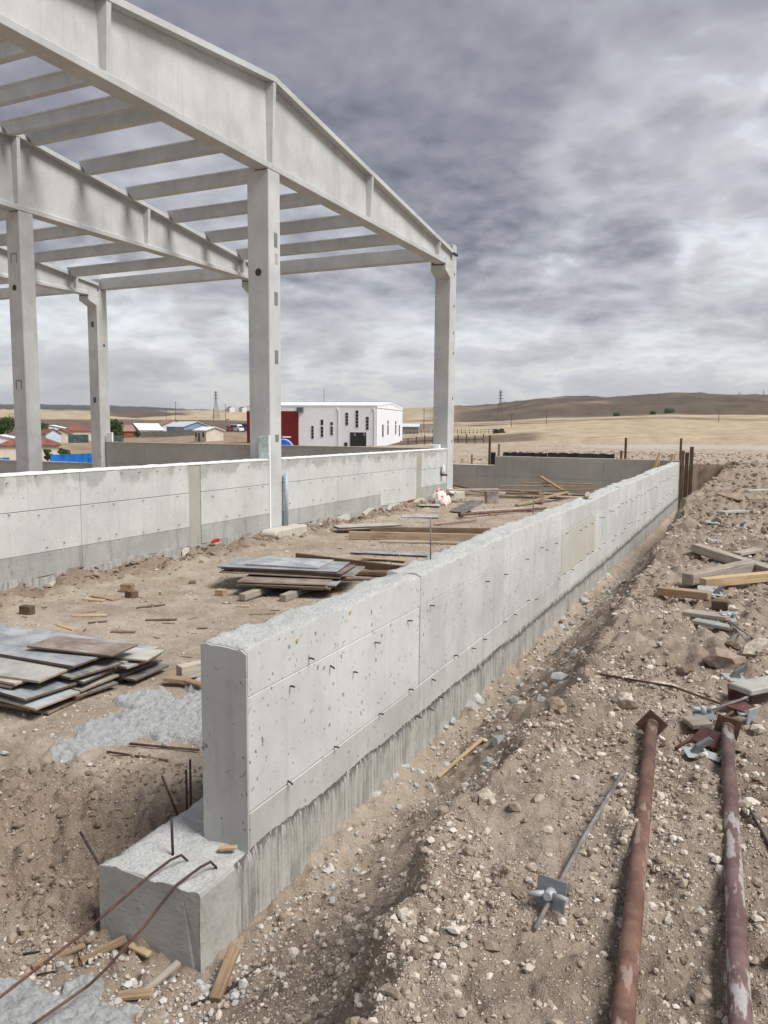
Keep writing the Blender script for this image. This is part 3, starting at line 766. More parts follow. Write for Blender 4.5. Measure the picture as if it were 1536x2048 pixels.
def inner_wall():
    X0, X1 = -9.27, -9.02
    t = thing('inner_wall', 'white-topped concrete wall running between the roofed frame columns', 'wall')
    segs = [(3.0, 13.60, [3.0, 3.6, 6.08, 8.565, 11.05, 11.37, 13.60]), (14.05, 23.94, [14.05, 16.56, 18.96, 21.43, 21.80, 23.94])]
    for a, b, js in segs:
        MB().box(X0 + .01, X1 - .012, a + .01, b - .01, -.3, 1.60).build('core', 'joint_concrete', t)
        for i in range(len(js) - 1):
            y0, y1 = js[i], js[i + 1]; strip = y1 - y0 < .4
            if strip:
                panel('filler_strip', X0, X1 - .006, y0 + .006, y1 - .006, .12, 1.618, 'strip_concrete', t); continue
            jz = 1.11 if y0 < 21 else 1.03
            panel('upper_panel', X0, X1, y0 + .003, y1 - .003, jz + .004, 1.618, 'inner_concrete', t)
            zb = .50 if not (18.9 < y0 < 19) else .18
            panel('middle_panel', X0, X1 + random.uniform(-.002, .002), y0 + .003, y1 - .003, zb + .003, jz - .004, 'inner_concrete', t)
            if zb > .3: panel('lower_panel', X0, X1 - .002, y0 + .003, y1 - .003, .16, zb - .003, 'inner_concrete_low', t)
            for k in range(5):
                yy = y0 + (y1 - y0) * (k + .5) / 5
                for z in (1.54, 1.05, .60):
                    if random.random() < .75: tie_pin(t, (X1, yy + random.uniform(-.1, .1), z + random.uniform(-.05, .05)), 0)
        # white plaster skim on the crest
        ys = np.arange(a, b + .01, .06); vs = []
        for y in ys:
            h = .012 + .010 * float(pn(y * 4, 0., 501)); e = .006 * float(pn(y * 9, 3., 503))
            vs += [(X0 - .005, y, 1.60), (X0 - .005, y, 1.622 + h), (X1 + .008 + e, y, 1.622 + h), (X1 + .008 + e, y, 1.605 + e)]
        fs = [(i * 4 + k, i * 4 + (k + 1) % 4, i * 4 + 4 + (k + 1) % 4, i * 4 + 4 + k) for i in range(len(ys) - 1) for k in range(4)]
        fs += [(0, 1, 2, 3), tuple(range(len(vs) - 4, len(vs)))[::-1]]
        MB().add(vs, fs).build('white_skim', 'foam_white', t)
        # fluted foot
        ys = np.arange(a, b, .035); vs = []; nz = 5
        for y in ys:
            f_ = .010 * float(pn(y * 9, 1., 507)) + .006 * float(pn(y * 21, 2., 509)); zt = .17 + .05 * float(fbm(np.array(y * 1.3), np.array(4.), 3, 511))
            vs += [(X0, y, -.3), (X0, y, zt)] + [(X1 + .012 + f_ * (k > 0), y, zt + (-.3 - zt) * k / (nz - 1)) for k in range(nz)]
        n = nz + 2
        fs = [(i * n + k, i * n + (k + 1) % n, i * n + n + (k + 1) % n, i * n + n + k) for i in range(len(ys) - 1) for k in range(n)]
        fs += [tuple(range(n)), tuple(range(len(vs) - n, len(vs)))[::-1]]
        MB().add(vs, fs).build('fluted_foot', 'footing_concrete', t)
    # splashes of lime and two sprayed red marks low on the wall
    def blot(name, m, y, z, ry, rz, seed, x):
        n = 18; vs = [(x, y, z)]
        for k in range(n):
            a = k / n * 6.283; q = 1 + .35 * float(pn(math.cos(a) * 1.7 + seed, math.sin(a) * 1.7, seed))
            vs.append((x, y + ry * q * math.cos(a), z + rz * q * math.sin(a)))
        fs = [(0, 1 + k, 1 + (k + 1) % n) for k in range(n)]
        vs2 = [(p - .012, q, r_) for p, q, r_ in vs]
        fs2 = [(n + 1, n + 2 + (k + 1) % n, n + 2 + k) for k in range(n)] + [(1 + k, n + 2 + k, n + 2 + (k + 1) % n, 1 + (k + 1) % n) for k in range(n)]
        MB().add(vs + vs2, fs + fs2).build(name, m, t)
    for i, (y, z, ry, rz) in enumerate(((9.9, .03, .16, .06), (10.9, .08, .12, .09), (8.2, .0, .35, .07), (11.75, .04, .2, .10), (15.9, .02, .3, .08), (16.8, .08, .35, .10), (18.2, .10, .4, .10), (19.8, .10, .5, .10), (21.6, .12, .4, .08))):
        blot('lime_splash', 'lime_splash', y, z, ry, rz, 600 + i, -8.985)
    for y, z, ry, rz, s_ in ((11.75, .175, .13, .03, 1), (20.9, .17, .28, .018, 2), (18.9, .13, .16, .012, 3)): blot('red_mark', 'red_paint', y, z, ry, rz, 620 + s_, -8.978)
inner_wall()

def eave_wall():
    t = thing('eave_wall', 'dull concrete wall with pale crest behind the columns, facing the camera', 'wall')
    Y0, Y1 = 24.16, 24.40
    js = [-23.95, -21.9, -18.95, -16.55, -14.6, -13.7, -11.3, -9.55]
    MB().box(js[0], js[-1], Y0 + .01, Y1 - .01, -.4, 1.58).build('core', 'joint_concrete', t)
    for i in range(len(js) - 1):
        a, b = js[i] + .003, js[i + 1] - .003
        panel('upper_panel', a, b, Y0, Y1, .76, 1.46, 'back_concrete', t); panel('lower_panel', a, b, Y0 + .002, Y1, -.3, .754, 'back_concrete', t)
        panel('crest_strip', a, b, Y0 + .003, Y1, 1.463, 1.60, 'strip_concrete' if i in (0, 2, 3) else 'back_concrete', t)
        for k in range(4):
            for z in (1.36, .82): tie_pin(t, (a + (b - a) * (k + .5) / 4, Y0, z), -1.57)
    MB().box(js[0], js[-1], Y0 - .005, Y1 + .005, 1.602, 1.622).build('white_skim', 'lime_splash', t)
    t2 = thing('low_wall', 'low concrete wall with pale crest beyond the farthest column', 'wall')
    for i, (a, b) in enumerate(((-27.4, -24.6), (-30.3, -27.41), (-33.5, -30.31))):
        panel('panel', a, b, Y0, Y1, -1.2, .70 + i * .03, 'back_concrete', t2)
    MB().box(-33.5, -24.6, Y0 - .02, Y1 + .02, .705, .735).build('coping', 'lime_splash', t2)
eave_wall()

def cross_wall():
    t = thing('cross_wall', 'grey concrete cross wall closing the far end of the yard, stepped at its left', 'wall')
    Y0, Y1 = 28.02, 28.28
    js = [(-12.6, -10.9, .93), (-10.9, -9.35, .93), (-9.35, -8.66, .93), (-8.66, -6.95, 1.265), (-6.95, -4.72, 1.265), (-4.72, -2.235, 1.265)]
    for i, (a, b, zt) in enumerate(js):
        MB().box(a + .01, b - .01, Y0 + .01, Y1 - .01, -.5, zt - .02).build('core', 'joint_concrete', t)
        panel('lower_panel', a + .003, b - .003, Y0, Y1, -.45, .50, 'back_concrete', t)
        panel('middle_panel', a + .003, b - .003, Y0 + .001, Y1, .506, 1.09 if zt > 1 else .90, 'back_concrete', t)
        if zt > 1: panel('crest_strip', a + .003, b - .003, Y0 + .003, Y1, 1.096, zt, 'strip_concrete', t)
        else: panel('crest_strip', a + .003, b - .003, Y0 - .004, Y1, .905, zt, 'lime_splash', t)
        for k in range(5):
            for z in (.98, .60): 
                if random.random() < .8: tie_pin(t, (a + (b - a) * (k + random.uniform(.2, .8)) / 5, Y0, z - .1 * (zt < 1) + random.uniform(-.06, .06)), -1.57)
cross_wall()

# ------------------------------------------------------------------ precast frame
RIDGE_Y, ZB, ZR, SL = 13.83, 7.40, 9.20, .1245
EAVE = 24.05; EAVE0 = 2 * RIDGE_Y - EAVE
def ztop(y): return ZR - SL * abs(y - RIDGE_Y)
def girder(xf, label):
    """xf: X of the front (right-hand) face of the flanges"""
    t = thing('roof_girder', label, 'girder', group='precast roof girders')
    wb, wt = .34, .44; xb = xf - wb; xc = xf - wb / 2; web = .05
    MB().box(xb, xf, EAVE0, EAVE, ZB, ZB + .13).build('bottom_flange', 'precast', t, bevel=.012)
    n = 24; ys = sorted(set([EAVE0 + (EAVE - EAVE0) * k / n for k in range(n + 1)] + [RIDGE_Y])); vs = []
    for y in ys:                                         # sloping top flange
        z = ztop(y); vs += [(xc - wt / 2, y, z - .11), (xc + wt / 2, y, z - .11), (xc + wt / 2, y, z), (xc - wt / 2, y, z)]
    fs = [(i * 4 + k, i * 4 + (k + 1) % 4, i * 4 + 4 + (k + 1) % 4, i * 4 + 4 + k) for i in range(len(ys) - 1) for k in range(4)]
    fs += [(0, 1, 2, 3), tuple(range(len(vs) - 4, len(vs)))]
    MB().add(vs, fs).build('top_flange', 'precast', t)
    for a, b in ((0, 1), (1, 2), (2, 3), (3, 4), (4, 5), (5, 6)):
        st = [EAVE0 + .5, RIDGE_Y - 9.15, RIDGE_Y - 4.45, RIDGE_Y, RIDGE_Y + 4.45, RIDGE_Y + 9.15, EAVE - .5]
    stf = [EAVE0] + st[1:-1] + [EAVE]
    for a, b in zip(stf[:-1], stf[1:]):                  # web, haunched into both flanges
        end = a == EAVE0 or b == EAVE
        h = .125 if end else web
        prof = [(-h - .05, 0), (h + .05, 0), (h, .05), (h, 1), (-h, 1), (-h, .05)]
        m = MB(); vs = []
        for y in (a, b):
            zt_ = ztop(y) - .10; vs += [(xc + p, y, ZB + .12 + (q if q < 1 else zt_ - ZB - .12)) for p, q in prof]
        fs = [(k, (k + 1) % 6, 6 + (k + 1) % 6, 6 + k) for k in range(6)] + [tuple(range(6))[::-1], tuple(range(6, 12))]
        m.add(vs, fs).build('web', 'precast', t)
    for y in st[1:-1]:                                   # stiffening ribs, tapering downwards
        zt_ = ztop(y) - .10
        for s_ in (1, -1):
            vs = [(xc + s_ * web * .9, y - .07, ZB + .12), (xc + s_ * (wb / 2 - .02), y - .035, ZB + .12), (xc + s_ * (wb / 2 - .02), y + .035, ZB + .12), (xc + s_ * web * .9, y + .07, ZB + .12),
                  (xc + s_ * web * .9, y - .11, zt_), (xc + s_ * (wt / 2 - .01), y - .05, zt_), (xc + s_ * (wt / 2 - .01), y + .05, zt_), (xc + s_ * web * .9, y + .11, zt_)]
            MB().add(vs, [(0, 1, 2, 3), (4, 5, 6, 7), (0, 1, 5, 4), (1, 2, 6, 5), (2, 3, 7, 6), (3, 0, 4, 7)]).build('rib', 'precast', t)
    loops(t, xc)
    return t
def loops(t, xc):
    for y in (RIDGE_Y - 6.2, RIDGE_Y + 6.2):
        z = ztop(y); MB().tube([(xc, y - .06, z - .02), (xc, y - .05, z + .07), (xc, y, z + .10), (xc, y + .05, z + .07), (xc, y + .06, z - .02)], .008, 6).build('lifting_loop', 'rebar', t)
GX = [-9.01, -16.21, -24.01, -31.6]
girder(GX[0], 'nearest precast concrete roof girder, resting on the single middle column and the right column')
girder(GX[1], 'second precast concrete roof girder, one bay behind the nearest')
girder(GX[2], 'farthest precast concrete roof girder, above the low red-roofed houses')

def purlin(xa, xb, y, label, group):
    """hung between two girders: deep bevelled beam with dapped ends"""
    z = ztop(y); s_ = -SL if y > RIDGE_Y else SL
    t = MB()
    prof = [(-.09, -.17), (.09, -.17), (.11, .08), (.15, .11), (.15, .14), (-.15, .14), (-.15, .11), (-.11, .08)]
    L0, L1 = xa + .09, xb - .44
    def sec(x, lift):
        return [(x, y + p, z + max(q, lift) + s_ * p * .6) for p, q in prof]
    rows = [sec(L0 - .10, .0), sec(L0 - .02, .0), sec(L0 + .10, -.17), sec(L1 - .10, -.17), sec(L1 + .02, .0), sec(L1 + .08, .0)]
    n = len(prof); vs = [p for r_ in rows for p in r_]
    fs = [(i * n + k, i * n + (k + 1) % n, (i + 1) * n + (k + 1) % n, (i + 1) * n + k) for i in range(len(rows) - 1) for k in range(n)]
    fs += [tuple(range(n))[::-1], tuple(range((len(rows) - 1) * n, len(rows) * n))]
    o = t.add(vs, fs).build('purlin', 'precast')
    return tag(o, label, 'purlin', group)
PY = [14.17, 15.85, 17.52, 19.24, 20.98, 22.66]
ORD = ['first', 'second', 'third', 'fourth', 'fifth', 'sixth']
for bay, (xa, xb) in enumerate(((GX[1], GX[0]), (GX[2], GX[1]), (GX[3], GX[2]))):
    where = ('between the two nearest girders', 'between the second and farthest girders', 'beyond the farthest girder')[bay]
    for i, y in enumerate(PY):
        purlin(xa, xb, y, f'roof purlin {where}, {ORD[i]} from ridge on far slope', 'roof purlins')
    for i, y in enumerate(PY[:4] if bay == 0 else PY[:1]):
        purlin(xa, xb, 2 * RIDGE_Y - y, f'roof purlin {where}, {ORD[i]} from ridge on near slope', 'roof purlins')

def column(name, label, x0, x1, y0, y1, zt, base=-.6):
    t = thing(name, label, 'column', ((x0 + x1) / 2, (y0 + y1) / 2, 0))
    b = MB().box(x0 - t.location.x, x1 - t.location.x, y0 - t.location.y, y1 - t.location.y, base, zt).build('shaft', 'precast', t, bevel=.018)
    return t
def plate_on(t, name, m, x0, x1, y0, y1, z0, z1):
    l = t.location
    return MB().box(x0 - l.x, x1 - l.x, y0 - l.y, y1 - l.y, z0, z1).build(name, m, t, bevel=.002)
# middle column, a hole through it and dark embedded patches on its bright side
mc = column('middle_column', 'tall square concrete column under the ridge, with foam sheet at its foot', -9.52, -9.0, 13.62, 14.04, 7.39)
rod('through_hole', [(0, -.212, 5.40), (0, -.205, 5.40)], .075, 'hole_dark', parent=mc, n=20)
ho = [c for c in mc.children if c.name.startswith('through_hole')][0]; ho.location = (0, 0, 0)
ring = MB().tube([(0, -.2115, 5.40), (0, -.209, 5.40)], .092, 20).build('hole_rim', 'pedestal_concrete', mc)
for z0, z1 in ((5.93, 6.20), (4.78, 5.03), (3.60, 3.86), (2.0, 2.13)): plate_on(mc, 'grey_patch', 'dark_patch', -9.002, -8.996, 13.80, 13.93, z0 - .02, z1)
for z in (5.7,): plate_on(mc, 'grey_patch', 'strip_concrete', -9.002, -8.997, 13.84, 13.94, z - .12, z + .1)
plate_on(mc, 'bearing_pad', 'black_strap', -9.33, -9.03, 13.68, 13.98, 7.388, 7.399)
lc = column('left_column', 'tall concrete column at the left edge under the second girder, with square bolt marks', -16.66, -16.2, 13.78, 14.2, 7.39)
rod('through_hole', [(-.02, -.212, 5.6), (-.02, -.206, 5.6)], .072, 'hole_dark', parent=lc, n=18)
for z in (7.4, 4.37):
    for dx, dz, sx_, sz_ in ((-.09, 0, .03, .22), (.09, 0, .03, .22), (0, .10, .15, .03)):
        l = lc.location
        MB().box(dx - sx_ / 2, dx + sx_ / 2, -.214, -.205, z - 2.3 + 1.2 + dz - sz_ / 2, z - 2.3 + 1.2 + dz + sz_ / 2).build('bolt_mark', 'dark_patch', lc)

def eave_column(name, label, xf, tall):
    x0, x1 = xf - .52, xf; y0, y1 = 23.95, 24.5
    t = thing(name, label, 'column', ((x0 + x1) / 2, (y0 + y1) / 2, 0)); l = t.location
    top = 7.375
    prof = [(y0, -.6), (y1, -.6), (y1, 7.685), (24.12, 7.685), (24.12, top), (23.54, top), (23.54, 7.20), (y0, 7.02)]
    MB().prism(prof, x0 - l.x, x1 - l.x, lambda p, q, s_: (s_, p - l.y, q)).build('shaft', 'precast', t, bevel=.015)
    for s_ in (0, 1):                                    # cheeks that hold the girder seat
        a = x1 - .035 if s_ else x0
        MB().box(a - l.x, a + .035 - l.x, 23.55 - l.y, 24.10 - l.y, top - .01, top + .22).build('seat_cheek', 'precast', t, bevel=.006)
    if tall: MB().box(x0 - l.x, x1 - l.x, 24.15 - l.y, y1 - l.y, 7.68, 8.12).build('upstand', 'precast', t, bevel=.012)
    return t
rc = eave_column('corner_column', 'concrete corner column with corbel, right end of the frame', -9.0, True)
for z in (7.2, 6.2, 5.35, 4.7, 3.25, 1.86):
    plate_on(rc, 'socket', 'hole_dark', -9.002, -8.994, 24.29, 24.345, z - .045, z + .045)
plate_on(rc, 'black_strap', 'black_strap', -9.1, -8.97, 24.17, 24.53, 7.80, 7.87)
plate_on(rc, 'strap_tail', 'black_strap', -9.03, -8.985, 24.05, 24.17, 7.82, 7.85)
eave_column('eave_column', 'concrete eave column almost hidden behind the middle column', -16.2, False)
fc = eave_column('far_column', 'concrete eave column with corbel above the blue tarpaulin, farthest from camera', -24.0, False)
for z in (6.2, 3.2): plate_on(fc, 'dark_plate', 'dark_plate', -24.32, -24.18, 23.944, 23.952, z, z + .22)
plate_on(fc, 'chalk_mark', 'lime_splash', -24.002, -23.995, 24.12, 24.42, 5.74, 5.90)
plate_on(fc, 'socket', 'hole_dark', -24.002, -23.993, 24.24, 24.32, 5.45, 5.55)
eave_column('outer_column', 'concrete eave column beyond the left edge of the picture', -31.6, False)
for (a, b), lab in zip(((GX[1] + .03, -9.53), (GX[2] + .02, GX[1] + .0), (-31.6, GX[2] - .0)),
                       ('deep eave beam between the corner column and the middle column', 'deep eave beam left of the middle column', 'deep eave beam left of the far column')):
    o = MB().box(a, b - .01, 24.16, 24.49, 7.695, 8.13).build('eave_beam', 'precast', bevel=.014)
    tag(o, 'long ' + lab, 'beam', 'eave beams')

# pedestals at the column feet
def pedestal(label, x0, x1, y0, y1, zt, sd):
    prof = [(y0, -.4), (y1, -.4), (y1, zt), (y0 + .07, zt), (y0, zt - .06)]
    o = MB().prism(prof, x0, x1, lambda p, q, s_: (s_, p, q)).build('column_pedestal', 'pedestal_concrete', bevel=.02)
    return tag(o, label, 'pedestal', 'column pedestals')
pedestal('low concrete pedestal block at the foot of the middle column', -8.98, -8.62, 13.2, 14.45, .20, 1)
pedestal('concrete pedestal block at the foot of the corner column', -8.98, -8.55, 23.2, 24.45, .22, 2)
o = MB().tube([(0, 0, .19), (0, 0, 1.33)], .042, 16).build('drain_pipe', 'pvc_pipe', smooth=True); o.location = (-8.93, 14.10, 0)
for p in o.data.polygons: p.use_smooth = len(p.vertices) == 4
tag(o, 'upright blue-grey plastic pipe standing beside the middle column', 'pipe')
o = MB().box(-.125, .125, -.025, .025, 0, .47).build('foam_sheet', 'foam_blue', bevel=.006); o.location = (-9.13, 13.585, 1.63)
tag(o, 'pale blue foam sheet against the middle column on the wall crest', 'foam sheet')
o = MB().box(-.012, .012, -.02, .02, 0, 1.98).build('foam_strip', 'foam_white'); o.location = (-9.008, 13.597, .14); tag(o, 'thin white foam strip in the joint left of the middle column', 'foam strip')
o = MB().box(-.15, .15, -.04, .04, 0, .38).build('foam_block', 'foam_white', bevel=.01); o.location = (-23.75, 24.2, 1.625)
tag(o, 'white foam block standing on the eave wall by the far column', 'foam block')
o = MB().box(-.16, .16, -.05, .05, 0, .12).build('foam_offcut', 'foam_white', bevel=.01); o.location = (-9.25, 23.5, 1.645); tag(o, 'white foam offcut on the wall crest by the corner column', 'foam offcut')

# ------------------------------------------------------------------ the country beyond: houses, works, poles, trees
def polar(px_az, d_):
    a = R(px_az); return d_ * math.sin(a), d_ * math.cos(a)
def house(name, label, cat, az, d_, L, W, H, rise, rot, wall, roof, hip=False, over=.35, group=None, zofs=0.0, wins=(), chim=False):
    """gabled or hipped house; x along its length, base sunk a little"""
    x, y = polar(az, d_); z = base_z(x, y) + zofs
    t = thing(name, label, cat, (x, y, z), R(rot), group)
    if hip:
        MB().box(-L / 2, L / 2, -W / 2, W / 2, -1.5, H).build('wall', wall, t)
        a = W / 2 * .9
        vs = [(-L / 2 - over, -W / 2 - over, H), (L / 2 + over, -W / 2 - over, H), (L / 2 + over, W / 2 + over, H), (-L / 2 - over, W / 2 + over, H), (-L / 2 + a, 0, H + rise), (L / 2 - a, 0, H + rise)]
        lo = [(p, q, r_ - .15) for p, q, r_ in vs[:4]]
        rf = MB().add(vs + lo, [(0, 1, 5, 4), (1, 2, 5), (2, 3, 4, 5), (3, 0, 4), (0, 6, 7, 1), (1, 7, 8, 2), (2, 8, 9, 3), (3, 9, 6, 0), (6, 9, 8, 7)]).build('roof', roof, t)
        MB().tube([vs[4], vs[5]], .13, 6).build('ridge_cap', 'tile_pink', rf)
    else:
        prof = [(-W / 2, -1.5), (W / 2, -1.5), (W / 2, H), (0, H + rise), (-W / 2, H)]
        MB().prism(prof, -L / 2, L / 2, lambda p, q, s_: (s_, p, q)).build('wall', wall, t)
        k = rise / (W / 2); th = .16
        rp = [(-W / 2 - over, H - k * over), (0, H + rise), (W / 2 + over, H - k * over), (W / 2 + over, H - k * over + th), (0, H + rise + th), (-W / 2 - over, H - k * over + th)]
        rf = MB().prism(rp, -L / 2 - over, L / 2 + over, lambda p, q, s_: (s_, p, q + .01)).build('roof', roof, t)
    if chim: MB().box(L * .2, L * .2 + .6, -.3, .3, H + rise * .5, H + rise + .7).build('chimney', wall, rf)
    for (side, u, z0, w_, h_) in wins:                    # side f: -y face, e: +x face, g: -x face
        f = MB()
        if side == 'f': f.box(u - w_ / 2, u + w_ / 2, -W / 2 - .05, -W / 2 + .05, z0, z0 + h_)
        elif side == 'e': f.box(L / 2 - .05, L / 2 + .05, u - w_ / 2, u + w_ / 2, z0, z0 + h_)
        else: f.box(-L / 2 - .05, -L / 2 + .05, u - w_ / 2, u + w_ / 2, z0, z0 + h_)
        fo = f.build('window' if z0 > .2 else 'door', 'window_dark', t)
    return t

def works():
    # big white shed with a dark red bay; front face turned to the camera, gable on the right
    d0 = 153.0; az0 = -25.195 + math.degrees(math.atan((752 - 768) / 1564.66))
    x, y = polar(az0, d0); zb = -2.2; He = 8.55
    t = thing('white_works', 'large white clad works building with dark red bay and slit windows', 'building', (x, y, zb), R(12.0))
    # local frame: origin at the near corner, -x runs left along the front, +y runs back along the gable
    L, W, rise = 27.0, 24.0, .75
    MB().prism([(0, -3), (W, -3), (W, He), (W / 2, He + rise), (0, He)], -14.9, 0, lambda p, q, s_: (s_, p, q)).build('wall', 'clad_white', t)
    MB().prism([(.02, -3), (W, -3), (W, He), (W / 2, He + rise), (.02, He)], -L, -14.9, lambda p, q, s_: (s_, p, q)).build('wall', 'clad_white', t)
    MB().prism([(-.02, -3), (W + .02, -3), (W + .02, He), (W / 2, He + rise), (-.02, He)], .0, .06, lambda p, q, s_: (s_, p, q)).build('gable_wall', 'clad_bright', t)
    MB().box(-L, -16.0, -.10, .05, -3, He - 1.0).build('red_bay', 'clad_red', t)
    k = rise / (W / 2)
    rp = [(-.08, He - .05), (W / 2, He + rise + .05), (W + .08, He - .05), (W + .08, He + .25), (W / 2, He + rise + .35), (-.08, He + .25)]
    rf = MB().prism(rp, -L, .12, lambda p, q, s_: (s_, p, q)).build('roof', 'clad_bright', t)
    for s_ in (-5.6, -11.2, -16.8, -22.4): MB().prism([(-.09, He + .26), (W / 2, He + rise + .36), (W / 2, He + rise + .42), (-.09, He + .32)], s_, s_ + .18, lambda p, q, r_: (r_, p, q)).build('roof_seam', 'window_frame', rf)
    MB().tube([(-12.6, 6, He + 1), (-12.6, 6, He + 3.7)], .06, 6).build('vent_pipe', 'unit_grey', rf)
    def wx(px): return (px - 752) * .1008
    def wz(py): return (855.0 - py) * .0978 + 4.5
    def win(x0, x1, y0, y1, panes):
        a, b, z1, z0 = wx(x0), wx(x1), wz(y0), wz(y1)
        f = MB().box(a - .07, b + .07, -.05, .02, z0 - .07, z1 + .07).build('window', 'window_frame', t)
        h = (z1 - z0) / panes
        for i in range(panes): MB().box(a, b, -.09, -.04, z0 + i * h + .05, z0 + (i + 1) * h - .05).build('pane', 'window_dark', f)
    for q in ((620.2, 624.8, 853.3, 879, 4), (639.6, 644.6, 840.4, 852, 1), (639.6, 644.6, 854.4, 875.4, 3), (659.4, 664.2, 845.2, 852, 1), (659.4, 664.2, 854, 871.3, 3),
              (690, 695.2, 826.3, 851.3, 4), (710.4, 715.6, 821.7, 855.6, 5), (731.2, 736.3, 834.2, 860.2, 4)): win(*q)
    dr = MB().box(wx(698.6), wx(732.4), -.06, .03, -2.5, wz(864.8)).build('loading_door', 'window_frame', t)
    MB().box(wx(699.4), wx(731.6), -.11, -.05, -2.5, wz(865.6)).build('opening', 'window_dark', dr)
    for a in (707, 726): MB().box(wx(a), wx(a + 4), -.2, -.1, wz(873), wz(866.5)).build('door_lamp', 'dark_patch', dr)
    MB().box(wx(687.5), wx(693.7), -.1, .02, -2.5, wz(886)).build('small_door', 'window_dark', t)
    MB().box(wx(591), wx(603.5), -.5, .02, wz(826), wz(816.5)).build('air_unit', 'unit_grey', t)
    MB().box(wx(560), wx(577.5), -.2, .02, wz(878), wz(874.8)).build('sign_bar', 'clad_white', t)
    for a in (676, 748):
        MB().tube([(wx(a), -.1, -2), (wx(a), -.1, He - .9), (wx(a) - .4, -.1, He - .3)], .09, 6).build('downpipe', 'window_frame', t)
    # gable windows, panels in the gable triangle
    def gw(px): return (px - 752) / (813 - 752) * W * (1 + .12 * (1 - (px - 752) / 61.))
    for a, b, z0, z1 in ((762.0, 764.6, 849.8, 874.4), (773, 775.5, 840.8, 847.7), (773, 775.5, 849.8, 869.6), (792, 794.6, 841.5, 847.7), (792, 794.6, 849.8, 869.6), (802, 804.6, 849.8, 873.8), (806, 810, 885, 895)):
        f = MB().box(.02, .10, gw(a) - .05, gw(b) + .05, wz(z1) - .05, wz(z0) + .05).build('window', 'window_frame', t)
        MB().box(.08, .13, gw(a), gw(b), wz(z1), wz(z0)).build('pane', 'window_dark', f)
    for q in (.18, .32, .5, .68, .82):
        MB().box(.05, .12, W * q - .05, W * q + .05, He - .2, He + rise * (1 - abs(q - .5) * 2)).build('gable_rib', 'window_frame', t)
    MB().box(.05, .14, 0, W, He - .35, He - .2).build('gable_rail', 'window_frame', t)
works()
x, y = polar(-32.55, 120)
t = thing('blue_tank', 'blue ribbed arched tank peeping over the wall beside the red bay', 'tank', (x, y, base_z(x, y)), R(30))
n = 14; pr = [(1.6 * math.cos(k * math.pi / n), 1.8 * math.sin(k * math.pi / n)) for k in range(n + 1)]
MB().prism([(p, q - 1.2 + .75) for p, q in pr] + [(-1.6, -2.2), (1.6, -2.2)], -3, 3, lambda p, q, s_: (p, s_, q)).build('shell', 'tank_blue', t)
for k in range(5):
    s_ = -2.8 + k * 1.2
    MB().prism([(p * 1.03, q * 1.03 - .45) for p, q in pr] + [(p * .98, q * .98 - .45) for p, q in pr[::-1]], s_, s_ + .25, lambda p, q, r_: (p, r_, q)).build('hoop', 'render_blue', t)

house('red_roofed_house', 'cream house with broad red hipped roof behind the blue tarpaulin', 'house', -49.48, 148, 14.5, 9, 3.0, 2.0, -42, 'render_cream', 'tile_roof', hip=True, wins=(('f', 3.0, .9, 1.0, 1.0), ('f', 6.2, .9, 1.0, 1.2), ('f', -2, .9, 1, 1)))
house('white_annex', 'white flat-topped house at the left picture edge behind the column', 'house', -51.16, 190, 10, 8, 3.0, .9, -45, 'render_white', 'render_white', wins=(('f', 1, .5, 4, 1.4),))
house('tiled_house', 'house with tall hipped red tile roof left of the far column', 'house', -46.59, 285, 11, 9, 3.2, 2.6, -45, 'render_cream', 'tile_roof', hip=True, wins=(('f', -3, .8, 1.6, 1.3), ('f', 1, .8, 1.6, 1.3), ('f', 4, .8, 1.2, 1.3)))
house('blue_gabled_house', 'small pale blue gabled house among the red roofs', 'house', -48.31, 255, 5, 4.5, 2.8, 1.3, -15, 'render_blue', 'tile_roof', wins=(('g', 0, 1.0, 1, 1.1),))
house('row_house', 'low cream house with brown-red roof beside the blue gable', 'house', -47.57, 262, 10, 6, 2.6, 1.4, -45, 'render_cream', 'tile_roof')
house('white_shed', 'long white-roofed shed far behind the red roofs', 'shed', -48.06, 330, 18, 9, 2.6, 1.0, -46, 'render_white', 'clad_white')
house('brick_house', 'small red brick gabled house beside the dark tree', 'house', -43.08, 300, 7, 6.5, 2.3, 2.0, 60, 'brick_red', 'tile_pink')
house('white_gabled_house', 'white gable-ended house right of the brick house', 'house', -42.08, 302, 9, 9.5, 2.2, 2.2, 66, 'render_white', 'render_white')
house('pink_roofed_house', 'long house with faded pink roof behind the white gable', 'house', -40.42, 325, 14, 10, 3.0, 2.2, -36, 'render_white', 'tile_pink', chim=True)
house('blue_shed', 'long blue metal shed with pale roof', 'shed', -39.22, 300, 18, 10, 2.6, 1.8, -30, 'sheet_blue', 'sheet_pale')
house('plastered_hut', 'small cream hut with dark windows on the ploughed plot', 'hut', -37.80, 190, 5.4, 4.6, 2.5, .75, -22, 'render_cream', 'render_white', wins=(('f', -1.9, .95, .8, 1.1), ('f', -.5, -.1, .8, 2.0), ('f', 1.5, .95, .8, 1.1)))
for az, lab in ((-36.26, 'left block of red-roofed flats on the far ridge'), (-35.38, 'right block of red-roofed flats on the far ridge')):
    house('ridge_flats', lab, 'building', az, 2050, 28, 14, 9, 4, -36, 'render_white', 'tile_roof', group='flats on the far ridge', wins=[('f', u, 3, 2.5, 4) for u in (-10, -5, 0, 5, 10)])

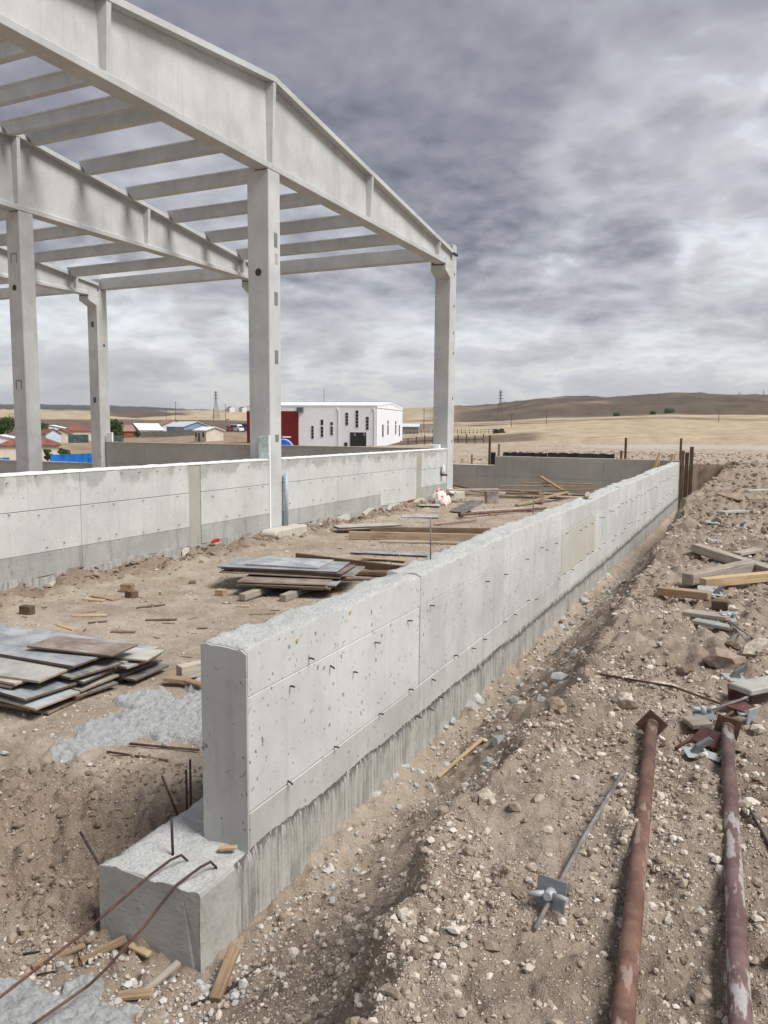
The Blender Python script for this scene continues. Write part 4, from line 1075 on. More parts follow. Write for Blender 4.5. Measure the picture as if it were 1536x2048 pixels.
def slabwall(name, label, cat, a, b, h, th, m, parts='panel', seg=1, group=None):
    (x0, y0), (x1, y1) = a, b
    t = thing(name, label, cat, (x0, y0, 0), math.atan2(y1 - y0, x1 - x0), group); L = math.hypot(x1 - x0, y1 - y0)
    for i in range(seg):
        u0, u1 = L * i / seg + .02, L * (i + 1) / seg - .02
        q = [(x0 + (x1 - x0) * u / L, y0 + (y1 - y0) * u / L) for u in (u0, u1)]
        z0 = min(base_z(*q[0]), base_z(*q[1]))
        MB().box(u0, u1, -th / 2 + .02 * (i % 2), th / 2 + .02 * (i % 2), z0 - .8, max(base_z(*q[0]), base_z(*q[1])) + h).build(parts, m, t)
    return t
slabwall('tarpaulin_fence', 'bright blue tarpaulin fence below the red-roofed house', 'fence', polar(-48.3, 112), polar(-44.8, 118), 1.75, .15, 'tarp_blue', 'tarpaulin', 6)
slabwall('tarpaulin_screen', 'blue tarpaulin screen at the left picture edge', 'fence', polar(-52.2, 112), polar(-50.77, 112), 1.5, .15, 'tarp_blue', 'tarpaulin', 3)
slabwall('garden_wall', 'long grey block wall in front of the blue shed', 'wall', polar(-42.42, 285), polar(-38.50, 270), 1.9, .25, 'block_wall', 'bay', 6)
slabwall('yard_fence', 'dark green netted fence below the dark tree', 'fence', polar(-44.69, 232), polar(-43.58, 236), 2.4, .12, 'fence_green', 'net', 5)
slabwall('plot_fence', 'dark netted fence in front of the tiled house', 'fence', polar(-47.13, 245), polar(-45.85, 250), 2.4, .12, 'fence_green', 'net', 5)

def tree(name, label, az, d_, h, rad, seed, zofs=0.0, n=1700, group=None, leaf_=.30, cat='tree'):
    x, y = polar(az, d_); z = base_z(x, y) + zofs; g = random.Random(seed)
    t = thing(name, label, cat, (x, y, z), 0, group)
    tr = MB().tube([(0, 0, -.5), (.05 * h * .3, 0, h * .25), (0, .04 * h, h * .55), (.02 * h, 0, h * .8)], [.05 * h, .04 * h, .025 * h, .008 * h], 7)
    for k in range(6):
        a = k * 1.05 + g.random(); tr.tube([(0, 0, h * (.28 + .07 * k)), (rad * .4 * math.cos(a), rad * .4 * math.sin(a), h * (.42 + .07 * k)), (rad * .75 * math.cos(a), rad * .75 * math.sin(a), h * (.5 + .07 * k))], [.018 * h, .012 * h, .004 * h], 5)
    tr.build('trunk', 'bark', t)
    cl = [(g.uniform(-.6, .6) * rad, g.uniform(-.6, .6) * rad, h * g.uniform(.42, .86), rad * g.uniform(.3, .55)) for _ in range(14)]
    m = MB()
    for _ in range(n):
        cx, cy, cz, cr_ = g.choice(cl); q = Vector((g.gauss(0, 1), g.gauss(0, 1), g.gauss(0, 1))).normalized() * cr_ * (g.random() ** .4)
        p = Vector((cx, cy, cz)) + q; s_ = leaf_ * g.uniform(.6, 1.3)
        u = Vector((g.gauss(0, 1), g.gauss(0, 1), g.gauss(0, 1))).normalized() * s_; v = u.orthogonal().normalized() * s_ * .7
        m.add([p - u, p + v * .8, p + u, p - v], [(0, 1, 2, 3)])
    me = bpy.data.meshes.new('crown'); me.from_pydata(m.v, [], m.f); link('crown', me, 'leaves', t)
    return t
tree('leafy_tree', 'dark green broadleaf tree beside the brick house', -44.07, 262, 6.6, 3.2, 1, n=2600)
tree('leafy_tree', 'dark green tree at the far left edge behind the column', -51.19, 250, 8.0, 4.0, 2)
tree('leafy_tree', 'green tree just right of the left column', -48.87, 270, 6.0, 2.6, 3)
tree('small_tree', 'dark round shrub by the cream house wall', -47.47, 132, 2.6, 1.0, 4, n=900, leaf_=.2, cat='shrub')
tree('small_tree', 'slim green shrub left of the round shrub by the cream house', -48.47, 131, 2.8, .6, 5, n=700, leaf_=.2, cat='shrub')
tree('small_tree', 'low bush in front of the brick house', -42.65, 288, 2.4, 1.8, 6, n=700, leaf_=.22, cat='shrub')
tree('hill_bush', 'left dark bush on the stubble below the right hill', -6.4, 1020, 3.5, 4, 7, n=700, leaf_=.8, cat='bush')
tree('hill_bush', 'right dark bush pair on the stubble below the right hill', -5.35, 1030, 4, 7, 8, n=700, leaf_=.8, cat='bush')
tree('hill_bush', 'dark bush alone on the stubble left of the bush pair', -8.8, 1015, 2.5, 5, 9, n=700, leaf_=.8, cat='bush')

def vehicle(name, label, cat, az, d_, L, W, H, rot, m, cab):
    x, y = polar(az, d_); t = thing(name, label, cat, (x, y, base_z(x, y) + .3), R(rot))
    b = [(-L / 2, .35), (L / 2, .35), (L / 2, H * .5), (L / 2 - cab * .25, H * .55), (L / 2 - cab, H), (-L / 2 + .15, H), (-L / 2, H * .55)]
    bo = MB().prism(b, -W / 2, W / 2, lambda p, q, s_: (p, s_, q)).build('body', m, t, bevel=.06)
    for s_ in (-1, 1):
        MB().box(-L / 2 + .5, L / 2 - cab - .1, s_ * W / 2 - .03, s_ * W / 2 + .03, H * .58, H * .9).build('window', 'window_dark', bo)
        for a in (-L / 2 + .9, L / 2 - .9):
            wv = MB().tube([(a, s_ * W / 2 - .12, .38), (a, s_ * W / 2 + .12, .38)], .38, 14).build('wheel', 'tyre', t)
    MB().prism([(L / 2 - cab * .25 + .03, H * .57), (L / 2 - cab + .03, H * .95), (L / 2 - cab + .06, H * .95), (L / 2 - cab * .25 + .07, H * .57)], -W / 2 + .1, W / 2 - .1, lambda p, q, s_: (p, s_, q)).build('windscreen', 'window_dark', bo)
vehicle('minibus', 'white minibus parked between the red and blue vehicles', 'minibus', -35.84, 300, 6.5, 2.1, 2.7, -20, 'car_white', 1.6)
vehicle('red_car', 'dark red vehicle left of the white minibus', 'car', -36.29, 302, 4.4, 1.9, 2.3, -40, 'car_red', 1.5)
vehicle('blue_truck', 'dark blue truck cab right of the white minibus', 'truck', -35.38, 303, 4.0, 2.3, 3.0, 60, 'car_blue', .8)
vehicle('field_car', 'tiny white car on the track in the stubble', 'car', -36.40, 620, 4.6, 1.9, 1.7, 30, 'car_white', 1.4)

def pylon(label, az, d_, h):
    x, y = polar(az, d_); t = thing('power_pylon', label, 'pylon', (x, y, base_z(x, y)), R(-az + 20), 'lattice power pylons')
    b, tp = h * .10, h * .018; r_ = .16
    def w_(z): return b + (tp - b) * min(1, z / (h * .72)) if z < h * .72 else tp
    for sx_ in (-1, 1):
        for sy_ in (-1, 1): MB().tube([(sx_ * w_(z), sy_ * w_(z), z) for z in (-1, h * .36, h * .72, h)], r_, 4).build('leg', 'steel_lattice', t)
    m = MB(); zs = [h * k / 9 for k in range(10)]
    for a, c in zip(zs[:-1], zs[1:]):
        for s_ in (-1, 1):
            m.tube([(-w_(a), s_ * w_(a), a), (w_(c), s_ * w_(c), c)], .09, 3); m.tube([(w_(a), s_ * w_(a), a), (-w_(c), s_ * w_(c), c)], .09, 3)
            m.tube([(s_ * w_(a), -w_(a), a), (s_ * w_(c), w_(c), c)], .09, 3)
    m.build('bracing', 'steel_lattice', t)
    for z, l in ((h * .74, h * .12), (h * .84, h * .10), (h * .93, h * .08)):
        MB().tube([(-l, 0, z), (0, 0, z + .8), (l, 0, z)], .14, 4).add([], []).tube([(-l, 0, z), (l, 0, z)], .12, 4).build('cross_arm', 'steel_lattice', t)
pylon('lattice power pylon on the stubble left of the middle column', -25.194 + math.degrees(math.atan((433 - 768) / 1564.66)), 900, 31)
pylon('lattice power pylon in front of the right hill', -25.194 + math.degrees(math.atan((997 - 768) / 1564.66)), 780, 31)
pylon('tiny pylon on the skyline, right of the hill top', -25.194 + math.degrees(math.atan((1469 - 768) / 1564.66)), 2600, 24)
pylon('tiny pylon on the skyline at the right picture edge', -25.194 + math.degrees(math.atan((1517 - 768) / 1564.66)), 2600, 24)
def pole(label, px, d_, h):
    az = -25.194 + math.degrees(math.atan((px - 768) / 1564.66)); x, y = polar(az, d_)
    t = thing('utility_pole', label, 'pole', (x, y, base_z(x, y)), R(-az), 'utility poles')
    MB().tube([(0, 0, -1), (0, 0, h)], [.19, .12], 8).build('shaft', 'pole_wood', t)
    MB().box(-.9, .9, -.07, .07, h - .6, h - .45).build('cross_arm', 'pole_wood', t)
pole('wooden utility pole left of the tall one on the stubble', 334, 480, 9); pole('tall utility pole on the stubble behind the pink roof', 353, 520, 14)
pole('utility pole just left of the left pylon', 428, 520, 9); pole('utility pole right of the left pylon below the flats', 452, 540, 12)
pole('utility pole right of the white works', 846, 420, 11); pole('slim utility pole on the stubble right of the right pylon', 1089, 520, 9); pole('utility pole left of the slim pole on the stubble', 1020, 480, 8)
pole('distant utility pole on the stubble toward the right edge', 1431, 560, 8)

# stock pen and other things on the stubble
def post_line(name, label, cat, a, b, n, h, m, rails):
    (x0, y0), (x1, y1) = a, b
    t = thing(name, label, cat, (x0, y0, 0)); pts = []
    for i in range(n + 1):
        u = i / n; x, y = x0 + (x1 - x0) * u, y0 + (y1 - y0) * u; z = base_z(x, y); pts.append((x - x0, y - y0, z))
        MB().tube([(x - x0, y - y0, z - .4), (x - x0, y - y0, z + h * (.85 + .3 * ((i * 7) % 5) / 5))], .08, 5).build('post', m, t)
    for k in range(rails):
        MB().tube([(p, q, z + h * (.45 + .4 * k)) for p, q, z in pts], .05, 4).build('rail', m, t)
post_line('stock_pen', 'dark railed stock pen on the field right of the corner column', 'fence', polar(-25.2 + math.degrees(math.atan((905 - 768) / 1564.66)), 250), polar(-25.2 + math.degrees(math.atan((1005 - 768) / 1564.66)), 262), 13, 1.7, 'shed_dark', 2)
post_line('wire_fence', 'low wire fence line below the ploughed strip', 'fence', polar(-25.2 + math.degrees(math.atan((815 - 768) / 1564.66)), 92), polar(-25.2 + math.degrees(math.atan((965 - 768) / 1564.66)), 92), 9, 1.0, 'pole_wood', 1)
post_line('paddock_fence', 'far rail fence beside the white works', 'fence', polar(-25.2 + math.degrees(math.atan((812 - 768) / 1564.66)), 255), polar(-25.2 + math.degrees(math.atan((900 - 768) / 1564.66)), 252), 12, 1.3, 'shed_dark', 1)
house('field_shelter', 'tiny grey shelter on the field right of the white works', 'shed', -25.2 + math.degrees(math.atan((818 - 768) / 1564.66)), 260, 6, 4, 2.4, .8, 20, 'block_wall', 'sheet_pale')
for px, dd in ((993, 256), (1002, 257)):
    az = -25.2 + math.degrees(math.atan((px - 768) / 1564.66)); x, y = polar(az, dd)
    g = random.Random(px); m = MB()
    for k in range(9):
        a = g.uniform(-1.1, 1.1); hh = g.uniform(.6, 1.6); m.box(a - .35, a + .35, g.uniform(-.8, 0), g.uniform(.2, .9), -.4, hh)
    o = m.build('bale_heap', 'shed_dark', bevel=.08); o.location = (x, y, base_z(x, y))
    tag(o, 'dark heap at the %s of the stock pen end' % ('left' if px < 1000 else 'right'), 'heap', 'dark heaps')

# ------------------------------------------------------------------ far end of the yard
def uboard(name, x, y, z0, z1, w_, th, m, label, group=None, tx=0.0, ty=0.0, cat='timber'):
    return board(name, (x, y, z0), (x + tx, y + ty, z1), w_, th, m, label, cat, group, roll=math.pi / 2 if abs(tx) + abs(ty) < .001 else 0.0)
uboard('upright_plank', -2.15, 28.10, -.6, 1.60, .13, .05, 'dark_wood', 'left upright brown plank at the far end of the retaining wall', 'planks at the wall end')
uboard('upright_plank', -2.01, 28.13, -.6, 1.54, .12, .06, 'dark_wood', 'middle upright brown plank at the far end of the retaining wall', 'planks at the wall end')
uboard('upright_plank', -1.87, 28.16, -.6, 1.73, .12, .07, 'dark_wood', 'right and tallest upright plank at the far end of the retaining wall', 'planks at the wall end')
uboard('leaning_plank', -3.22, 27.3, .1, 1.52, .10, .04, 'fresh_wood', 'left pale plank leaning over the cross wall', 'leaning planks', .36, .62, 'plank')
uboard('leaning_plank', -2.72, 27.4, .1, 1.48, .10, .04, 'fresh_wood', 'right pale plank leaning over the cross wall', 'leaning planks', .27, .52, 'plank')
uboard('leaning_plank', -3.0, 27.5, .1, 1.28, .09, .04, 'old_wood', 'short plank between the two leaning pale planks', 'leaning planks', .12, .40, 'plank')
for i, (x, y, z0, h, m, lab) in enumerate(((-9.05, 28.6, .6, 2.03, 'dark_wood', 'thin stake left of the black sheets on the cross wall'), (-8.62, 28.38, .6, 1.72, 'old_wood', 'thick stake at the step of the cross wall'),
        (-4.12, 28.9, .6, 2.0, 'dark_wood', 'thin stake right of the black sheets'), (-4.22, 28.6, .6, 1.55, 'dark_wood', 'short stake beside the thin stake right of the black sheets'), (-2.28, 28.9, .6, 2.0, 'dark_wood', 'thin stake left of the upright planks'),
        (-9.95, 29.2, .6, 1.28, 'old_wood', 'stub stake in the rubble near the corner column'), (-7.3, 29.6, .6, 1.42, 'old_wood', 'small stake behind the black sheets'))):
    uboard('stake', x, y, z0, h, .08, .05, m, lab, 'stakes behind the cross wall', 0, 0, 'stake')
for x0, x1, z0, z1, lab in ((-8.40, -6.76, 1.275, 1.415, 'left black membrane sheet lying on the cross wall crest'), (-6.74, -4.38, 1.275, 1.43, 'right black membrane sheet lying on the cross wall crest')):
    n = 12; m = MB(); pts = [(x0 + (x1 - x0) * k / n, .015 * math.sin(k * 1.9), z1 + .02 * math.sin(k * 2.7)) for k in range(n + 1)]
    vs = []
    for x, dy, zt in pts: vs += [(x, 28.20 + dy, z0), (x, 28.24 + dy, z0), (x, 28.22 + dy, zt), (x, 28.19 + dy, zt)]
    fs = [(i * 4 + k, i * 4 + (k + 1) % 4, i * 4 + 4 + (k + 1) % 4, i * 4 + 4 + k) for i in range(n) for k in range(4)] + [(0, 1, 2, 3), tuple(range(n * 4, n * 4 + 4))]
    tag(m.add(vs, fs).build('membrane_sheet', 'membrane'), lab, 'membrane', 'black membrane sheets')
o = MB().box(-.09, .09, -.03, .03, 0, .46).build('membrane_flap', 'membrane', bevel=.01); o.location = (-8.82, 28.33, .94); tag(o, 'upright black membrane flap at the step of the cross wall', 'membrane')

# loose timber heaped against the cross wall
LB = [((-10.6, 27.2, .30), (-8.1, 25.9, .07), 'dark_wood'), ((-10.2, 26.6, .20), (-7.9, 25.6, .06), 'old_wood'), ((-9.6, 26.9, .12), (-6.6, 26.4, .12), 'dark_wood'), ((-8.3, 26.1, .16), (-5.9, 26.6, .18), 'old_wood'),
      ((-8.0, 26.6, .28), (-5.1, 27.1, .34), 'old_wood'), ((-7.6, 25.9, .10), (-4.8, 26.3, .10), 'dark_wood'), ((-7.3, 26.9, .40), (-4.9, 27.2, .42), 'chip_wood'), ((-6.9, 25.2, .22), (-4.6, 26.5, .32), 'chip_wood'),
      ((-6.7, 24.6, .10), (-5.4, 24.9, .08), 'dark_wood'), ((-6.2, 22.3, .06), (-5.45, 25.6, .24), 'old_wood'), ((-6.75, 27.3, .62), (-5.35, 25.7, .14), 'chip_wood'), ((-5.95, 24.3, .30), (-5.75, 23.4, .05), 'dark_wood'),
      ((-8.9, 25.2, .05), (-6.6, 25.3, .05), 'old_wood'), ((-7.9, 24.8, .05), (-6.2, 25.0, .05), 'dark_wood')]
LAB = ['long dark board at the left end of the timber heap', 'brown board second from the left of the timber heap', 'dark board at the back of the timber heap', 'brown board in the middle of the timber heap', 'light brown board high in the timber heap',
       'dark board low in the middle of the timber heap', 'topmost straight board of the timber heap', 'orange-brown board slanting right across the timber heap', 'short dark board in front of the timber heap', 'brown plank pointing at the camera from the timber heap',
       'short plank propped steeply over the timber heap', 'short dark stick leaning on the timber heap', 'flat brown board in front of the timber heap at left', 'flat dark board in front of the timber heap at its middle']
for (A, B, m), lab in zip(LB, LAB): board('timber_board', A, B, .14, .045, m, lab, 'board', 'timber heap by the cross wall')
# bench of a plank on a block, hanging bag, things by the corner column
t = thing('plank_bench', 'weathered plank laid as a bench from the corner column to a dark board block', 'bench')
board('plank', (-8.55, 22.75, .385), (-7.15, 23.55, .40), .30, .04, 'grey_wood', parent=t)
board('block', (-7.42, 23.15, .18), (-7.10, 23.35, .18), .26, .36, 'ply_brown', parent=t)
def sack(name, label, loc, sx_, sy_, sz_, m, seed, cat='bag'):
    bm = bmesh.new(); bmesh.ops.create_icosphere(bm, subdivisions=3, radius=1)
    for v in bm.verts:
        c = v.co.copy(); k = 1 + .28 * float(fbm(np.array(c.x * 1.7 + seed), np.array(c.y * 1.7 + c.z * 1.3), 3, seed))
        v.co = Vector((c.x * sx_ * k, c.y * sy_ * k, max(-.25, c.z) * sz_ * k * (1 - .25 * max(0, c.z) * abs(c.x))))
    me = bpy.data.meshes.new(name); bm.to_mesh(me); bm.free()
    o = link(name, me, m, smooth=True); o.location = loc; return tag(o, label, cat)
sack('shopping_bag', 'crumpled white and red plastic bag on the dirt near the corner column', (-8.45, 21.85, .08), .34, .28, .40, 'bag_plastic', 3)
sack('small_bag', 'small white crumpled bag on the corner column pedestal', (-8.62, 23.3, .26), .16, .14, .14, 'bag_white', 5)
sack('hanging_bag', 'little white bag hanging on a rusty peg of the wall by the corner column', (-8.94, 23.45, .92), .05, .10, .22, 'bag_white', 8)
rod('peg', [(-9.02, 23.45, .80), (-8.82, 23.5, .80)], .035, 'rusty_plate', 'rusty peg in the wall near the corner column', 'peg')
t = thing('water_bottle', 'clear plastic water bottle standing before the crumpled bag', 'bottle', (-8.36, 21.42, base_z(-8.36, 21.42) + .03))
MB().tube([(0, 0, 0), (0, 0, .02), (0, 0, .2), (0, 0, .26), (0, 0, .31)], [.05, .055, .055, .035, .018], 14).build('body', 'bottle_plastic', t, smooth=True)
MB().tube([(0, 0, .31), (0, 0, .335)], .02, 10).build('cap', 'bottle_cap', t)
def sheet(x, y, L, W, rz, m, label, z=None, tilt=(0, 0), th=.018, group=None, name='plywood_sheet', cat='plywood sheet'):
    o = MB().box(-L / 2, L / 2, -W / 2, W / 2, -th / 2, th / 2).build(name, m, bevel=.002)
    o.location = (x, y, base_z(x, y) + .012 + th / 2 if z is None else z); o.rotation_euler = (R(tilt[0]), R(tilt[1]), R(rz))
    o.data.materials.append(MATS['dark_wood' if random.random() < .5 else 'old_wood'])
    for p in o.data.polygons:
        if abs(p.normal.z) < .5: p.material_index = 1
    return tag(o, label, cat, group)
sheet(-8.45, 21.05, .62, .5, 20, 'ply_pale', 'square grey board under the water bottle', name='board_square', cat='board')
sheet(-7.70, 18.55, .95, .62, 24, 'ply_grey', 'square grey board lying alone on the dirt left of the rusty prop', name='board_square', cat='board')
sheet(-7.02, 20.3, .85, .6, 62, 'ply_dark', 'dark board propped up behind the rusty prop in the yard', z=.16, tilt=(0, -18), name='board_square', cat='board')
board('white_plank', (-6.85, 20.0, .06), (-5.5, 21.5, .08), .20, .035, 'ply_pale', 'whitish plank behind the rusty prop in the yard', 'plank')
t = thing('steel_prop', 'rusty steel prop lying far off in the yard behind the retaining wall', 'prop', (0, 0, 0), 0, 'steel props')
MB().tube([(-6.68, 18.9, .09), (-5.2, 21.75, .07)], .04, 10).build('tube', 'rusty_prop', t); MB().tube([(-6.72, 18.83, .09), (-6.68, 18.90, .09)], .075, 8).build('base_plate', 'rusty_plate', t)
board('prop_spacer', (-6.22, 19.75, .03), (-6.05, 19.85, .03), .1, .07, 'old_wood', 'small wooden spacer under the far steel prop', 'block')
sheet(-7.72, 15.55, 1.5, .45, 48, 'ply_pale', 'upper pale sheet of the pair near the inner wall', z=.115, group='pale sheets by the inner wall')
sheet(-7.62, 15.50, 1.6, .48, 44, 'ply_brown', 'lower brown sheet of the pair near the inner wall', z=.085, group='pale sheets by the inner wall')
board('yard_beam', (-7.35, 14.95, .09), (-4.9, 16.05, .09), .05, .16, 'dark_wood', 'back dark beam standing on edge across the yard', 'beam', 'beams across the yard')
board('yard_beam', (-7.45, 14.15, .085), (-4.7, 15.1, .085), .07, .16, 'old_wood', 'middle brown beam on edge across the yard', 'beam', 'beams across the yard')
board('yard_beam', (-6.65, 13.98, .03), (-5.0, 14.6, .03), .09, .04, 'grey_wood', 'front flat grey batten beside the yard beams', 'batten', 'beams across the yard')
board('ply_strip', (-6.56, 12.58, .03), (-5.1, 12.9, .03), .20, .02, 'ply_grey', 'narrow grey plywood strip lying behind the small stack', 'plywood strip')
board('yard_board', (-7.12, 11.55, .05), (-4.6, 11.15, .06), .045, .12, 'dark_wood', 'brown board on edge just behind the small plywood stack', 'board')
board('yard_board', (-5.62, 10.62, .05), (-4.4, 11.1, .06), .16, .06, 'dark_wood', 'dark board right of the small plywood stack', 'board')
board('yard_board', (-5.55, 10.2, .03), (-4.5, 10.6, .04), .14, .04, 'ply_brown', 'brown board at the right foot of the small plywood stack', 'board')
board('yard_board', (-6.1, 12.1, .03), (-5.3, 12.15, .03), .16, .02, 'fresh_wood', 'thin yellow board behind the small stack', 'board')
board('stick', (-6.7, 17.0, .03), (-6.1, 18.3, .03), .05, .02, 'dark_wood', 'thin dark stick lying on open dirt in the middle of the yard', 'stick')

# small plywood stack on two battens
for k, (x, y0, y1) in enumerate(((-6.0, 8.38, 10.0), (-5.50, 8.58, 10.2))):
    board('batten', (x, y0, .055), (x - .05, y1, .055), .10, .09, 'grey_wood', ('left' if k == 0 else 'right') + ' batten under the small plywood stack', 'batten', 'stack battens')
NTH = ['first', 'second', 'third', 'fourth', 'fifth', 'sixth', 'seventh', 'eighth', 'ninth', 'tenth', 'eleventh', 'twelfth']
g = random.Random(21); z = .115
SM = ['ply_dark', 'ply_brown', 'ply_dark', 'ply_grey', 'ply_brown', 'ply_dark', 'ply_brown', 'ply_dark', 'ply_pale', 'ply_brown', 'ply_grey', 'ply_brown']
for i, m in enumerate(SM):
    L, W = (1.25, .8) if i < 5 else (1.75, .75); dx, dy = g.uniform(-.10, .10), g.uniform(-.07, .07)
    cx, cy = (-5.78, 9.25) if i < 5 else (-5.93, 9.52)
    lab, grp = f'{NTH[len(SM) - 1 - i]} plywood sheet from the top of the small stack on battens', 'small plywood stack'
    if i == len(SM) - 1: L, W, cx, cy, dx, dy, m = 1.1, .70, -6.0, 9.57, 0, 0, 'ply_grey'; lab = 'top blue-grey plywood sheet of the small stack on battens'
    if i == 0: lab = 'bottom plywood sheet of the small stack on battens'
    sheet(cx + dx, cy + dy, L, W, 12 + g.uniform(-4, 4), m, lab, z=z, tilt=(g.uniform(-.8, .8), g.uniform(-.6, .6)), group=grp); z += .0185 + g.uniform(0, .004)

# wide stack of formwork sheets at the left edge
g = random.Random(33); top = {}
for row, (yc, nl) in enumerate(((4.42, 9), (4.86, 10), (5.32, 8))):
    z = base_z(-5.6, yc) + .03
    for i in range(nl):
        m = g.choice(['ply_grey', 'ply_grey', 'ply_pale', 'ply_dark', 'ply_brown'])
        L, W = g.uniform(1.7, 2.1), g.uniform(.42, .52); xr = -5.0 + g.uniform(-.22, .10) - (.12 if row == 0 and i > 5 else 0) + .04 * row
        lab = f'{NTH[nl - 1 - i]} sheet from the top in the {("front", "middle", "back")[row]} row of the wide formwork stack'
        if i == nl - 1:
            lab, m = [('pale concrete-smeared top sheet at the front of the wide stack', 'ply_pale'), ('grey top sheet in the middle of the wide stack', 'ply_grey'), ('blue-grey top sheet at the back of the wide stack', 'ply_grey')][row]
        sheet(xr - L / 2, yc + g.uniform(-.05, .05), L, W, g.uniform(-5, 7), m, lab, z=z, tilt=(g.uniform(-1, 1), g.uniform(-1.2, 1.2)), th=.021, group='wide formwork stack'); z += .0255 + g.uniform(0, .006)
    top[row] = z
sheet(-5.33, 5.03, .86, .40, 10, 'ply_brown', 'small brown sheet lying on top of the wide stack', z=max(top.values()) + .01, tilt=(-1.5, 1.0), group='wide formwork stack')
sheet(-5.20, 5.28, .80, .36, 16, 'ply_pale', 'pale sheet jutting right from the wide stack', z=top[2] - .02, tilt=(-2, 2), group='wide formwork stack')

# wet concrete spilt on the dirt
def spill(name, label, blobs, x0, x1, y0, y1, step, h, seed):
    h = h * 1.35
    xs = np.arange(x0, x1, step); ys = np.arange(y0, y1, step); X_, Y_ = np.meshgrid(xs, ys, indexing='ij')
    f_ = np.full(X_.shape, -1e9)
    for bx_, by_, br in blobs: f_ = np.maximum(f_, 1 - np.hypot(X_ - bx_, Y_ - by_) / br)
    f_ = f_ + .30 * fbm(X_ * 5, Y_ * 5, 4, seed)
    lump = np.abs(fbm(X_ * 11, Y_ * 11, 3, seed + 3)) * .5 + .5 * fbm(X_ * 26, Y_ * 26, 2, seed + 5)
    ht = np.clip(f_ * 3.2, -1, 1)
    Z_ = gz_np(X_.ravel(), Y_.ravel()).reshape(X_.shape) + np.where(ht > 0, h * np.clip(ht * 1.8, 0, 1) * (.55 + .7 * lump), -.03)
    nx, ny = X_.shape; idx = np.arange(nx * ny).reshape(nx, ny)
    f4 = np.stack([idx[:-1, :-1], idx[1:, :-1], idx[1:, 1:], idx[:-1, 1:]], -1).reshape(-1, 4)
    keep = (ht.ravel()[f4] > -.35).any(1); f4 = f4[keep]
    us = np.unique(f4); mp = np.full(nx * ny, -1); mp[us] = np.arange(len(us))
    me = bpy.data.meshes.new(name); me.from_pydata(np.stack([X_.ravel()[us], Y_.ravel()[us], Z_.ravel()[us]], -1).tolist(), [], mp[f4].tolist())
    o = link(name, me, 'fresh_spill', smooth=True); return tag(o, label, 'concrete spill', 'concrete spills')
spill('concrete_spill', 'lumpy grey concrete spilt on the dirt right of the wide stack', [(-4.28, 3.92, .16), (-4.30, 4.22, .26), (-4.12, 4.62, .40), (-4.48, 4.90, .26), (-3.85, 4.65, .36), (-4.25, 5.45, .22), (-4.0, 5.0, .30)], -5.2, -3.2, 3.4, 5.9, .016, .05, 801)
spill('concrete_spill', 'grey concrete spilt in front of the footing at the bottom left', [(-2.55, 2.08, .34), (-2.85, 2.0, .30), (-2.3, 2.0, .25), (-2.62, 2.4, .10)], -3.4, -1.8, 1.4, 2.6, .012, .035, 811)

# ------------------------------------------------------------------ reinforcement and wood around the footing
rod('bent_rebar', [(-2.44, 2.93, .06), (-2.44, 2.92, .15), (-2.447, 2.885, .195), (-2.465, 2.83, .195), (-2.50, 2.72, .165), (-2.61, 2.41, .03), (-2.75, 2.02, -.10), (-2.90, 1.70, -.20)], .0065, 'rebar', 'left long bent rebar hooked out of the footing top', 'rebar', 'hooked rebars')
rod('bent_rebar', [(-2.27, 2.95, .06), (-2.275, 2.935, .15), (-2.28, 2.90, .195), (-2.295, 2.84, .195), (-2.345, 2.72, .155), (-2.41, 2.58, .02), (-2.48, 2.42, -.10), (-2.51, 2.34, -.14), (-2.57, 2.08, -.165), (-2.75, 1.6, -.18)], .0065, 'rebar', 'right long bent rebar hooked out of the footing top', 'rebar', 'hooked rebars')
rod('rebar_stub', [(-2.555, 2.95, .08), (-2.56, 2.95, .33)], .007, 'dark_rebar', 'short upright rebar stub on the footing top', 'rebar')
rod('leaning_rebar', [(-2.90, 2.82, -.25), (-2.93, 2.86, -.02), (-3.17, 2.93, .12)], .008, 'dark_rebar', 'dark rebar leaning on the left side of the footing', 'rebar')
for A, B, lab in (((-2.90, 3.42, .0), (-3.12, 3.52, .20), 'left'), ((-2.92, 3.5, .02), (-3.02, 3.62, .22), 'middle'), ((-2.89, 3.5, .02), (-2.93, 3.55, .33), 'right')):
    rod('bank_rebar', [A, B], .007, 'rebar', lab + ' of three rusty rebar ends behind the footing', 'rebar', 'rebar ends behind the footing')
rod('floor_rebar', [(-4.02, 3.98, gz(-4.02, 3.98) + .012), (-3.55, 4.07, gz(-3.55, 4.07) + .012)], .008, 'rebar', 'front rebar offcut lying below the concrete spill', 'rebar', 'rebar offcuts on the dirt')
rod('floor_rebar', [(-3.98, 4.16, gz(-3.98, 4.16) + .02), (-3.45, 4.28, gz(-3.45, 4.28) + .02)], .009, 'rebar', 'back rebar offcut lying below the concrete spill', 'rebar', 'rebar offcuts on the dirt')
def onground(path, lift): return [(x, y, gz(x, y) + lift) for x, y in path]
rod('stirrup', onground([(-3.02, 2.42), (-2.88, 2.60), (-2.72, 2.50), (-2.86, 2.36)], .012), .005, 'dark_rebar', 'dark bent stirrup on the ground before the footing', 'stirrup')
rod('scrap_rebar', onground([(-2.10, 2.52), (-2.03, 2.62), (-1.93, 2.80)], .012), .006, 'dark_rebar', 'dark rebar piece right of the footing corner', 'rebar')
def fboard(name, a, b, w_, th, m, lab, lift=.0, lift2=None, cat='wood offcut', group='wood offcuts round the footing', roll=0.0):
    return board(name, (a[0], a[1], gz(*a) + th / 2 + lift), (b[0], b[1], gz(*b) + th / 2 + (lift if lift2 is None else lift2)), w_, th, m, lab, cat, group, roll)
